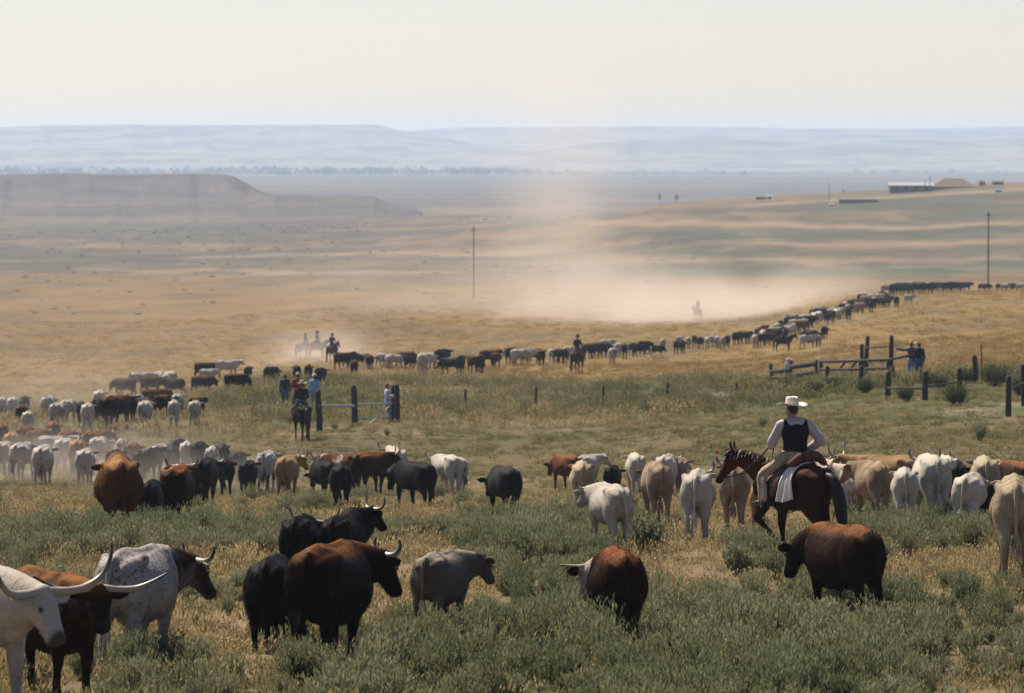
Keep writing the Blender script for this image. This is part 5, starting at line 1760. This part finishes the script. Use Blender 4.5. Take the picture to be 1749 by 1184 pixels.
J_FOLD = dict(STAND)
J_FOLD.update(eL=(-.27, .04, 1.16), eR=(.27, .04, 1.16), wL=(.02, .20, 1.14), wR=(-.02, .22, 1.12))
J_POINT = dict(STAND)
J_POINT.update(eL=(-.44, .08, 1.43), wL=(-.70, .14, 1.46))
J_LEAN = dict(STAND)
J_LEAN.update(eL=(-.26, .10, 1.16), wL=(-.05, .28, 1.24), eR=(.28, .02, 1.15), wR=(.10, .24, 1.16), kL=(-.13, .22, .56), aL=(-.14, .02, .22), tL=(-.16, .20, .17), aR=(.12, .08, .09), tR=(.15, .27, .035), kR=(.11, .08, .50))
person_at(487, 700, 60, 12, STAND, fabric('navy_jacket', (.022, .028, .055)), DENIM, 'man in navy jacket, leftmost of three people by the gate', None)
person_at(509, 704, 66, -5, J_FOLD, fabric('red_shirt', (.22, .018, .02)), DENIM, 'person in red shirt and grey cap among the three by the gate', 'cap', fabric('grey_cap', (.35, .36, .38)))
person_at(537, 704, 64, 18, STAND, fabric('light_blue_shirt', (.22, .32, .52)), DENIML, 'person in light blue shirt and white cap among the three by the gate', 'cap', fabric('white_cap', (.55, .55, .55)))
person_at(661, 722, 66, 80, J_LEAN, fabric('pale_lilac_shirt', (.42, .42, .50)), DENIML, 'person in pale shirt and jeans leaning on the gate post', None)
person_at(1557, 652, 67, -20, J_POINT, fabric('white_navy_shirt', (.05, .06, .11)), DENIML, 'person in light hat pointing left beside the corral', 'cowboy', M_HATT)
person_at(1570, 652, 66, -25, STAND, DARK, DENIM, 'dark-clothed person standing right of the pointing one at the corral', None)
person_at(1347, 655, 42, 0, STAND, fabric('white_shirt', (.6, .58, .55)), DENIM, 'person in white hat and shirt behind the corral rail', 'cowboy', M_HATW)

# ------------------------------------------------------------------ fences, gate, corral
M_WOOD = plain('weathered_wood', (.04, .033, .03), .85, .35, 9, bump=.5)
M_PIPE = plain('grey_pipe', (.30, .31, .33), .5, .15, 12, metal=.3)
M_WIRE = plain('rusty_wire', (.10, .08, .07), .6, .2, 12, metal=.5)


def post_mesh(h, r, lean=0.0, seed=0):
    q = random.Random(seed)
    k = Clay()
    k.tube([(0, 0, -.3), (q.uniform(-.01, .01), 0, h * .4), (lean * h, q.uniform(-.02, .02), h)], [r * 1.05, r, r * .92], seg=9, n=2)
    return k.raw('post')


def beam(a, b, w, h, name, mat, parent, origin):
    a, b = np.array(a) - np.array(origin), np.array(b) - np.array(origin)
    k = Clay()
    k.tube([a, (a + b) / 2 + np.array((0, 0, -.01)), b], [(w, h)] * 3, seg=8, n=1, side=(0, 1, 0))
    return link(name, k.raw(name), mat, parent)


def fence(name, posts, label, cat, rails=(), wires=0, r=.07, pmat=None, group=None, mat=None):
    """posts: (px, base row, top row); rails: (post i, post j, height fraction i, height fraction j, thickness)"""
    P = []
    for px, by, ty in posts:
        p = spot(px, by)
        P.append((p, (by - ty) / ppm(p)))
    org = P[0][0]
    root = empty(name, org)
    tag(root, label, cat, group)
    for i, (p, h) in enumerate(P):
        o = link('post', post_mesh(h, r, RNG.uniform(-.04, .04), i), pmat or M_WOOD, root)
        o.location = p - org
    for i, j, fi, fj, th in rails:
        a, b = P[i], P[j]
        beam(a[0] + Vector((0, -r * 1.3, a[1] * fi)), b[0] + Vector((0, -r * 1.3, b[1] * fj)), th * .65, th * 1.2, 'rail', mat or M_WOOD, root, org)
    for w in range(wires):
        f = .92 - w * .28
        for i in range(len(P) - 1):
            a, b = P[i], P[i + 1]
            beam(a[0] + Vector((0, -r, a[1] * f)), b[0] + Vector((0, -r, b[1] * f)), .006, .006, 'wire', M_WIRE, root, org)
    return root, P


fence('pasture_fence', [(677, 722, 660), (795, 701, 666), (915, 697, 662), (1030, 695, 660), (1140, 684, 655), (1258, 680, 656)], 'wire fence on thin wooden posts running right from the gate', 'fence', wires=3, r=.075)
fence('gate', [(545, 738, 671), (606, 727, 662)], 'grey pipe gate panel between two thick posts behind the dark horse', 'gate', rails=((0, 1, .66, .52, .05),), r=.15, mat=M_PIPE)
rt, PP = fence('gate', [(672, 722, 661), (679, 723, 660)], 'pipe gate and double post beside the leaning person', 'gate', r=.13)
a_, b_ = spot(610, 727), spot(672, 722)
beam(a_ + Vector((0, 0, .98)), b_ + Vector((0, 0, .92)), .04, .04, 'rail', M_PIPE, rt, PP[0][0])
beam(a_ + Vector((.6, 0, .1)), b_ + Vector((-.1, 0, .85)), .025, .025, 'brace', M_PIPE, rt, PP[0][0])
beam(a_ + Vector((0, 0, .35)), b_ + Vector((0, 0, .3)), .025, .025, 'rail', M_PIPE, rt, PP[0][0])
fence('corral_fence', [(1317, 653, 623), (1350, 655, 618), (1394, 650, 617)], 'low corral fence of heavy rails left of the braced gate', 'fence', rails=((0, 1, .60, .62, .13), (1, 2, .76, .88, .13), (0, 1, .25, .28, .1), (1, 2, .38, .42, .13)), r=.12)
# braced gate: frame of two long rails, uprights and slanted braces
g0, g1 = spot(1402, 652), spot(1538, 652)
org = g0.copy()
root = empty('corral_gate', org)
tag(root, 'long wooden corral gate with slanted braces', 'gate')
k_ = ppm(g0)


def gp(px, row):
    t = (px - 1402) / (1538 - 1402)
    p = g0.lerp(g1, t)
    return Vector((p.x, p.y, p.z + (652 - row) / k_))


for n_, a, b, w in (('rail', (1402, 618), (1520, 619), .075), ('rail', (1402, 632), (1519, 632), .075), ('rail', (1520, 619), (1553, 613), .06), ('upright', (1402, 617), (1402, 634), .075), ('upright', (1474, 617), (1474, 634), .06), ('upright', (1519, 618), (1519, 634), .06),
                    ('brace', (1437, 631), (1449, 619), .05), ('brace', (1457, 631), (1469, 619), .05), ('brace', (1487, 619), (1498, 631), .05), ('brace', (1504, 619), (1516, 631), .05)):
    beam(gp(*a), gp(*b), w * .8, w * 1.45, n_, M_WOOD, root, org)
fence('loading_frame', [(1479, 650, 577), (1522, 650, 576)], 'tall square frame of two posts and a crossbar in the corral', 'frame', rails=((0, 1, .77, .79, .05),), r=.13)
fence('corral_post', [(1472, 650, 590)], 'leaning shorter post beside the tall corral frame', 'post', r=.12)
fence('corral_fence', [(1413, 664, 628), (1470, 668, 628), (1516, 683, 638), (1580, 684, 638), (1639, 672, 632), (1666, 655, 610)], 'near line of thick corral posts with a single rail', 'fence', rails=((2, 3, .45, .45, .05), (0, 1, .55, .55, .05), (3, 4, .5, .5, .04)), r=.13)
fence('corral_fence', [(1722, 712, 646), (1749, 694, 626)], 'two thick posts beside the dirt patch at the right edge', 'fence', rails=((0, 1, .7, .6, .04),), r=.12)
fence('corral_post', [(1526, 652, 628)], 'short post under the braced gate end', 'post', r=.1)
fence('corral_post', [(1677, 655, 588)], 'thin tall stake right of the corral', 'post', r=.03)

# bushes by the corral
M_BUSH = leaf_material('bush_leaves', (.075, .085, .04), (.05, .07, .03), trans=.2)


def bush(px, py, hpx, wpx, label, seed, mat=None, stems=150, kind='bush', spread=None):
    p = spot(px, py)
    h, w = hpx / ppm(p), wpx / ppm(p)
    me = sage_mesh('foliage', stems, h, w * .5, seed, leaf=.06, wl=.018)
    root = empty(kind, p)
    tag(root, label, 'bush', 'bushes by the corral' if mat is None else 'tall sagebrush clumps in the pasture')
    link('foliage', me, mat or M_BUSH, root)
    k = Clay()
    for i in range(5):
        a = i * 1.256
        k.tube([(math.cos(a) * .03, math.sin(a) * .03, -.05), (math.cos(a) * w * .15, math.sin(a) * w * .15, h * .35)], [.018, .008], seg=6, n=1)
    link('stems', k.raw('stems'), M_WOOD, root)
    return root


bush(1633, 694, 36, 60, 'dark round bush in front of the corral posts', 201, stems=260)
bush(1352, 668, 26, 60, 'low dark bush under the left corral fence', 202)
bush(1425, 668, 22, 44, 'low dark bush under the braced gate', 203)
bush(1478, 672, 26, 50, 'low dark bush in front of the tall corral frame', 204)
bush(1585, 660, 24, 50, 'low dark bush behind the two corral people', 205)
bush(1700, 660, 40, 90, 'wide green bush at the right of the corral', 206, stems=240)
bush(1312, 676, 20, 46, 'small dark bush left of the corral fence', 207)
bush(1392, 676, 22, 52, 'dark weedy bush below the left end of the braced gate', 208)
bush(1548, 686, 24, 44, 'dark weedy bush between the two nearest corral posts', 209)
bush(1606, 664, 20, 40, 'dark weedy bush right of the two corral people', 210)
bush(1742, 676, 34, 50, 'green bush at the right edge beside the thick posts', 211)
bush(1652, 656, 26, 46, 'green bush left of the thin tall stake', 212)
M_BIGSAGE = leaf_material('big_sage_leaves', (.22, .22, .125), (.10, .135, .085), trans=.25)
for i, (px, py, h, w, lab) in enumerate(((1108, 944, 62, 62, 'tall dark sagebrush beside the white cow swinging its tail'), (945, 935, 48, 110, 'broad sagebrush left of the white cow swinging its tail'), (1262, 985, 52, 80, 'round sagebrush below the bay horse front legs'),
                                       (1420, 1098, 70, 90, 'sagebrush shaded by the red-brown steer in the right foreground'), (880, 940, 40, 70, 'sagebrush below the lone charcoal cow'), (330, 945, 40, 80, 'sagebrush below the brown horned cow on the left'), (650, 1160, 75, 110, 'sagebrush shaded by the big dark brown steer'), (1535, 900, 40, 80, 'sagebrush at the feet of the white pair right of the bay horse'))):
    bush(px, py, h, w, lab, 300 + i, M_BIGSAGE, 130, 'sagebrush')

# small orange marker in the grass
p = spot(1221, 784)
root = empty('marker_flag', p)
tag(root, 'small orange marker flag in the grass left of the cowboy', 'flag')
k = Clay()
k.tube([(0, 0, 0), (0, 0, .28)], [.008, .008], seg=6)
link('staff', k.raw('staff'), M_STEEL, root)
k = Clay()
k.tube([(.01, 0, .24), (.10, .01, .25), (.17, -.01, .235)], [(.004, .055), (.004, .055), (.004, .05)], seg=8, side=(0, 1, 0))
link('pennant', k.raw('pennant'), plain('orange_vinyl', (.85, .12, .05), .6), root)

# ------------------------------------------------------------------ far ranch, poles, trees
def block(k, x0, x1, y0, y1, z0, z1):
    b = len(k.v)
    k.v += [(x, y, z) for z in (z0, z1) for y in (y0, y1) for x in (x0, x1)]
    k.f += [tuple(b + i for i in f) for f in ((0, 2, 3, 1), (4, 5, 7, 6), (0, 1, 5, 4), (2, 6, 7, 3), (0, 4, 6, 2), (1, 3, 7, 5))]


def boxpart(name, dims, mat, root):
    k = Clay()
    block(k, *dims)
    return link(name, k.raw(name, False), mat, root)


M_ROOFW = plain('pale_metal_roof', (.27, .27, .29), .7, .2, 2)
M_WALLD = plain('dark_siding', (.13, .115, .105), .85, .25, 1)
M_ROOFB = plain('brown_roof', (.10, .07, .055), .85, .25, 1)
M_GLASSF = plain('dark_window', (.03, .035, .045), .2, .1)
M_BLUE = plain('blue_tarp', (.06, .12, .32), .5, .2, 2)
M_HAY = plain('old_hay', (.16, .115, .08), .95, .35, 2, bump=.6)


def shed(px, d, w, dep, h, roofh, mat_w, mat_r, name, label, cat, nwin=0, dz=0.0, rise='gable'):
    p = at(px, d)
    root = empty(name, p + Vector((0, 0, dz)))
    tag(root, label, cat)
    boxpart('wall', (-w / 2, w / 2, -dep / 2, dep / 2, -1.0, h), mat_w, root)
    k = Clay()
    ov = .4
    if rise == 'gable':
        b = len(k.v)
        k.v += [(-w / 2 - ov, -dep / 2 - ov, h), (w / 2 + ov, -dep / 2 - ov, h), (w / 2 + ov, 0, h + roofh), (-w / 2 - ov, 0, h + roofh), (-w / 2 - ov, dep / 2 + ov, h), (w / 2 + ov, dep / 2 + ov, h)]
        k.f += [(0, 1, 2, 3), (3, 2, 5, 4), (0, 3, 4), (1, 5, 2), (0, 4, 5, 1)]
    else:
        t = .28 * w
        k.v += [(-w / 2 - ov, -dep / 2 - ov, h), (w / 2 + ov, -dep / 2 - ov, h), (w / 2 + ov, dep / 2 + ov, h), (-w / 2 - ov, dep / 2 + ov, h), (-w / 2 + t, -dep * .1, h + roofh), (w / 2 - t, -dep * .1, h + roofh), (w / 2 - t, dep * .1, h + roofh), (-w / 2 + t, dep * .1, h + roofh)]
        k.f += [(0, 1, 5, 4), (1, 2, 6, 5), (2, 3, 7, 6), (3, 0, 4, 7), (4, 5, 6, 7), (0, 3, 2, 1)]
    link('roof', k.raw('roof', False), mat_r, root)
    for i in range(nwin):
        x = -w / 2 + (i + .7) * w / (nwin + .4)
        boxpart('window', (x - .5, x + .5, -dep / 2 - .06, -dep / 2 + .1, h * .35, h * .8), M_GLASSF, root)
    if nwin:
        boxpart('door', (w * .32, w * .32 + 1, -dep / 2 - .07, -dep / 2 + .1, 0, h * .85), M_ROOFB, root)
    return root


shed(1555, 1940, 14.6, 8, 2.2, 1.0, M_WALLD, M_ROOFW, 'ranch_house', 'long low building with a pale roof on the far right hill', 'building', 4)
shed(1627, 1950, 14.5, 10, .5, 2.9, M_HAY, M_HAY, 'haystack', 'dark brown flat-topped stack beside the pale-roofed building', 'haystack', 0, 0, 'hip')
shed(1677, 1960, 1.9, 2, 1.2, .4, M_WALLD, M_ROOFB, 'shed', 'tiny dark shed right of the brown stack', 'shed')
shed(1704, 1960, 3.6, 3, .9, .4, M_WALLD, M_ROOFB, 'shed', 'low dark shed farthest right on the far hill', 'shed')
shed(1466, 1870, 12.6, 4, 1.1, .25, M_WALLD, M_ROOFB, 'shed', 'long low dark shed below the pale-roofed building', 'shed', 0)
shed(1300, 1960, 3.5, 3, .7, .3, M_WALLD, M_ROOFB, 'shed', 'small dark shed on the left end of the far hill', 'shed')
shed(1314, 1955, 1.3, 2, 1.0, .3, M_ROOFW, M_ROOFW, 'water_tank', 'small white tank beside the shed on the far hill', 'tank')
shed(1420, 1850, 1.1, 1.2, .55, .2, M_ROOFW, M_ROOFW, 'water_tank', 'tiny white tank left of the long dark shed', 'tank')
shed(1705, 1900, 2.0, 2.4, .5, .45, M_BLUE, M_BLUE, 'tarp', 'small blue tarp on the far hillside at right', 'tarp')


def pole(px, d, h, label, arm=True, r=.16, lean=0):
    p = at(px, d)
    root = empty('utility_pole', p)
    tag(root, label, 'pole', 'utility poles on the plain')
    k = Clay()
    k.tube([(0, 0, -.6), (lean * h * .5, 0, h * .5), (lean * h, 0, h)], [r, r * .9, r * .7], seg=10, n=2)
    link('shaft', k.raw('shaft'), M_WOOD, root)
    if arm:
        boxpart('crossarm', (-.55 + lean * h, .55 + lean * h, -.2, -.08, h - .55, h - .43), M_WOOD, root)
        for x in (-.45, .45):
            k = Clay()
            k.tube([(x + lean * h, -.14, h - .43), (x + lean * h, -.14, h - .28)], [.05, .04], seg=8)
            link('insulator', k.raw('insulator'), M_PIPE, root)


pole(809, 970, 12.2, 'tall utility pole standing in the dust in the middle of the plain', True, .12)
pole(1688, 980, 13.2, 'tall utility pole rising behind the crest on the right', True, .14)
pole(1588, 1925, 5.5, 'thin pole at the right end of the pale-roofed building', False, .14)
pole(1580, 1925, 4.5, 'thinner pole just left of the one at the pale-roofed building', False, .1)
pole(1416, 1900, 6.5, 'thin pole left of the long dark shed', False, .12)


def leafy(rnd, n, rx, rz, c, s):
    V, F = [], []
    for i in range(n):
        v = rnd.normal(size=3)
        v = v / np.linalg.norm(v) * rnd.uniform(.35, 1) ** .5
        p = np.array(c) + v * np.array((rx, rx, rz)) * (1 + .25 * math.sin(5 * v[0] + 3 * v[2]))
        a, b = rnd.normal(size=3), rnd.normal(size=3)
        a = a / np.linalg.norm(a) * s
        b = b / np.linalg.norm(b) * s
        k = len(V)
        V += [p - a, p + b, p + a, p - b]
        F.append((k, k + 1, k + 2, k + 3))
    return V, F


M_TREE = plain('far_foliage', (.045, .06, .03), .9, .4, .5)
for px, hh, ww, lab in ((1127, 6.2, 2.2, 'left of two small dark trees on the far plain'), (1156, 5.2, 3.0, 'right of two small dark trees on the far plain'), (1441, 7.5, 3.0, 'tree on the plain behind the far right hill')):
    p = at(px, 4100 if px < 1400 else 4300)
    root = empty('tree', p)
    tag(root, lab, 'tree', 'lone trees on the far plain')
    k = Clay()
    k.tube([(0, 0, -.5), (.1, 0, hh * .4), (-.1, .1, hh * .75)], [.28, .2, .1], seg=8)
    link('trunk', k.raw('trunk'), M_WOOD, root)
    V, F = leafy(np.random.default_rng(px), 260, ww * .5, hh * .36, (0, 0, hh * .62), .42)
    link('crown', mesh_np('crown', V, F), M_TREE, root)
V, F = [], []
rn = np.random.default_rng(4)
for i in range(330):
    px = rn.uniform(-150, 1900) if i % 4 == 0 else rn.uniform(-100, 980)
    d = rn.uniform(8800, 10200)
    p = at(px, d)
    s = rn.uniform(2.5, 5.5) * (1.2 if px < 900 else .8)
    v, f = leafy(rn, 26, s * rn.uniform(1.2, 2.6), s, (p.x, p.y, p.z + s * .8), s * .42)
    b = len(V)
    V += v
    F += [tuple(b + q for q in x) for x in f]
tag(link('treeline', mesh_np('treeline', V, F), M_TREE), 'blue hazy line of trees along the far river bottom', kind='stuff')

# ------------------------------------------------------------------ air
def volume_material(name, color, density, aniso=0.3, shape=None):
    m = bpy.data.materials.new(name)
    m.use_nodes = True
    t = m.node_tree
    t.nodes.clear()
    out = t.nodes.new('ShaderNodeOutputMaterial')
    v = t.nodes.new('ShaderNodeVolumePrincipled')
    v.inputs['Color'].default_value = tuple(color) + (1,)
    v.inputs['Density'].default_value = density
    v.inputs['Anisotropy'].default_value = aniso
    t.links.new(v.outputs[0], out.inputs['Volume'])
    if shape:
        shape(t, v)
    return m


def build_haze():
    # one closed box of even air round the camera, the herd and the far mesas
    x0, x1, y0, y1, z0, z1 = -9000, 9000, -260, 19500, -140, 74
    v = [(x, y, z) for z in (z0, z1) for y in (y0, y1) for x in (x0, x1)]
    f = [(0, 2, 3, 1), (4, 5, 7, 6), (0, 1, 5, 4), (2, 6, 7, 3), (0, 4, 6, 2), (1, 3, 7, 5)]
    me = mesh_np('haze', v, f)
    o = link('haze', me, volume_material('haze_air', (.61, .78, 1.0), HAZE_DENSITY, .35))
    tag(o, 'pale blue summer haze over the whole prairie', kind='stuff')


HAZE_DENSITY = 0.85e-4
build_haze()


def dust(px, d, rx, ry, rz, up, density, label, seed, tilt=0.0, scale=2.2):
    p = at(px, d)
    bm = bmesh.new()
    bmesh.ops.create_icosphere(bm, subdivisions=3, radius=1.0)
    me = bpy.data.meshes.new('dust')
    bm.to_mesh(me)
    bm.free()

    def shape(t, v):
        tc = t.nodes.new('ShaderNodeTexCoord')
        ln = t.nodes.new('ShaderNodeVectorMath')
        ln.operation = 'LENGTH'
        t.links.new(tc.outputs['Object'], ln.inputs[0])
        mr = t.nodes.new('ShaderNodeMapRange')
        mr.interpolation_type = 'SMOOTHSTEP'
        mr.inputs[1].default_value, mr.inputs[2].default_value = 1.0, 0.05
        t.links.new(ln.outputs['Value'], mr.inputs[0])
        mp = t.nodes.new('ShaderNodeMapping')
        mp.inputs['Location'].default_value = (seed, seed * 1.7, 0)
        t.links.new(tc.outputs['Object'], mp.inputs[0])
        nz = t.nodes.new('ShaderNodeTexNoise')
        nz.inputs['Scale'].default_value = scale
        nz.inputs['Detail'].default_value = 3
        t.links.new(mp.outputs[0], nz.inputs['Vector'])
        mr2 = t.nodes.new('ShaderNodeMapRange')
        mr2.inputs[1].default_value, mr2.inputs[2].default_value = .32, .68
        t.links.new(nz.outputs[0], mr2.inputs[0])
        a = t.nodes.new('ShaderNodeMath')
        a.operation = 'MULTIPLY'
        t.links.new(mr.outputs[0], a.inputs[0])
        t.links.new(mr2.outputs[0], a.inputs[1])
        b = t.nodes.new('ShaderNodeMath')
        b.operation = 'MULTIPLY'
        t.links.new(a.outputs[0], b.inputs[0])
        b.inputs[1].default_value = density
        t.links.new(b.outputs[0], v.inputs['Density'])
    m = volume_material('dust_air', (.90, .80, .70), density, .4, shape)
    o = link('dust', me, m)
    o.location = (p.x, p.y, p.z + up)
    o.scale = (rx, ry, rz)
    o.rotation_euler = (0, tilt, 0)
    tag(o, label, kind='stuff', group='dust raised by the herd')


def herd_dust():
    """the long plume behind the far herd: one closed body of air with several billows in it"""
    o0 = at(1050, 790)
    BL = [(1160, 765, 32, 60, 6.5, 1, .024), (1350, 815, 24, 55, 6, 2, .012), (960, 820, 16, 60, 34, 13, .0075), (1030, 800, 26, 70, 10, 3, .009), (830, 840, 46, 70, 11, 3, .005)]

    def shape(t, v):
        tc = t.nodes.new('ShaderNodeTexCoord').outputs['Object']
        total = None

        def nd(op, x, y=None):
            m = t.nodes.new('ShaderNodeMath')
            m.operation = op
            t.links.new(x, m.inputs[0])
            if y is not None:
                if isinstance(y, float):
                    m.inputs[1].default_value = y
                else:
                    t.links.new(y, m.inputs[1])
            return m.outputs[0]
        for px, d, rx, ry, rz, up, den in BL:
            p = at(px, d) - o0 + Vector((0, 0, up))
            sb = t.nodes.new('ShaderNodeVectorMath')
            sb.operation = 'SUBTRACT'
            t.links.new(tc, sb.inputs[0])
            sb.inputs[1].default_value = p
            dv = t.nodes.new('ShaderNodeVectorMath')
            dv.operation = 'DIVIDE'
            t.links.new(sb.outputs[0], dv.inputs[0])
            dv.inputs[1].default_value = (rx, ry, rz)
            ln = t.nodes.new('ShaderNodeVectorMath')
            ln.operation = 'LENGTH'
            t.links.new(dv.outputs[0], ln.inputs[0])
            mr = t.nodes.new('ShaderNodeMapRange')
            mr.interpolation_type = 'SMOOTHSTEP'
            mr.inputs[1].default_value, mr.inputs[2].default_value, mr.inputs[4].default_value = 1.0, 0.05, den
            t.links.new(ln.outputs['Value'], mr.inputs[0])
            total = mr.outputs[0] if total is None else nd('ADD', total, mr.outputs[0])
        mp = t.nodes.new('ShaderNodeMapping')
        mp.inputs['Scale'].default_value = (.07, .03, .13)
        t.links.new(tc, mp.inputs[0])
        nz = t.nodes.new('ShaderNodeTexNoise')
        nz.inputs['Scale'].default_value = 1.0
        nz.inputs['Detail'].default_value = 4
        t.links.new(mp.outputs[0], nz.inputs['Vector'])
        mr = t.nodes.new('ShaderNodeMapRange')
        mr.inputs[1].default_value, mr.inputs[2].default_value, mr.inputs[4].default_value = .32, .64, 1.25
        t.links.new(nz.outputs[0], mr.inputs[0])
        t.links.new(nd('MULTIPLY', total, mr.outputs[0]), v.inputs['Density'])
    m = volume_material('herd_dust_air', (.90, .80, .70), .01, .4, shape)
    m.cycles.volume_step_rate = .8
    k = Clay()
    block(k, -75, 75, -95, 130, -14, 52)
    o = link('dust', k.raw('dust', False), m)
    o.location = o0
    tag(o, 'pale dust plume billowing up behind the far string of cattle', kind='stuff', group='dust raised by the herd')


herd_dust()
dust(545, 545, 8, 40, 4.0, .2, .035, 'dust round the three riders', 2.6, 0, 2.4)
dust(90, 222, 7.5, 30, 2.4, .1, .034, 'dust among the cattle on the left', 5.5, 0, 2.8)
dust(330, 195, 6, 20, 1.6, .1, .03, 'low dust behind the brown bull', 6.4, 0, 2.8)
dust(60, 330, 12, 50, 4.0, .3, .009, 'dust behind the left herd', 8.8, 0, 2.4)
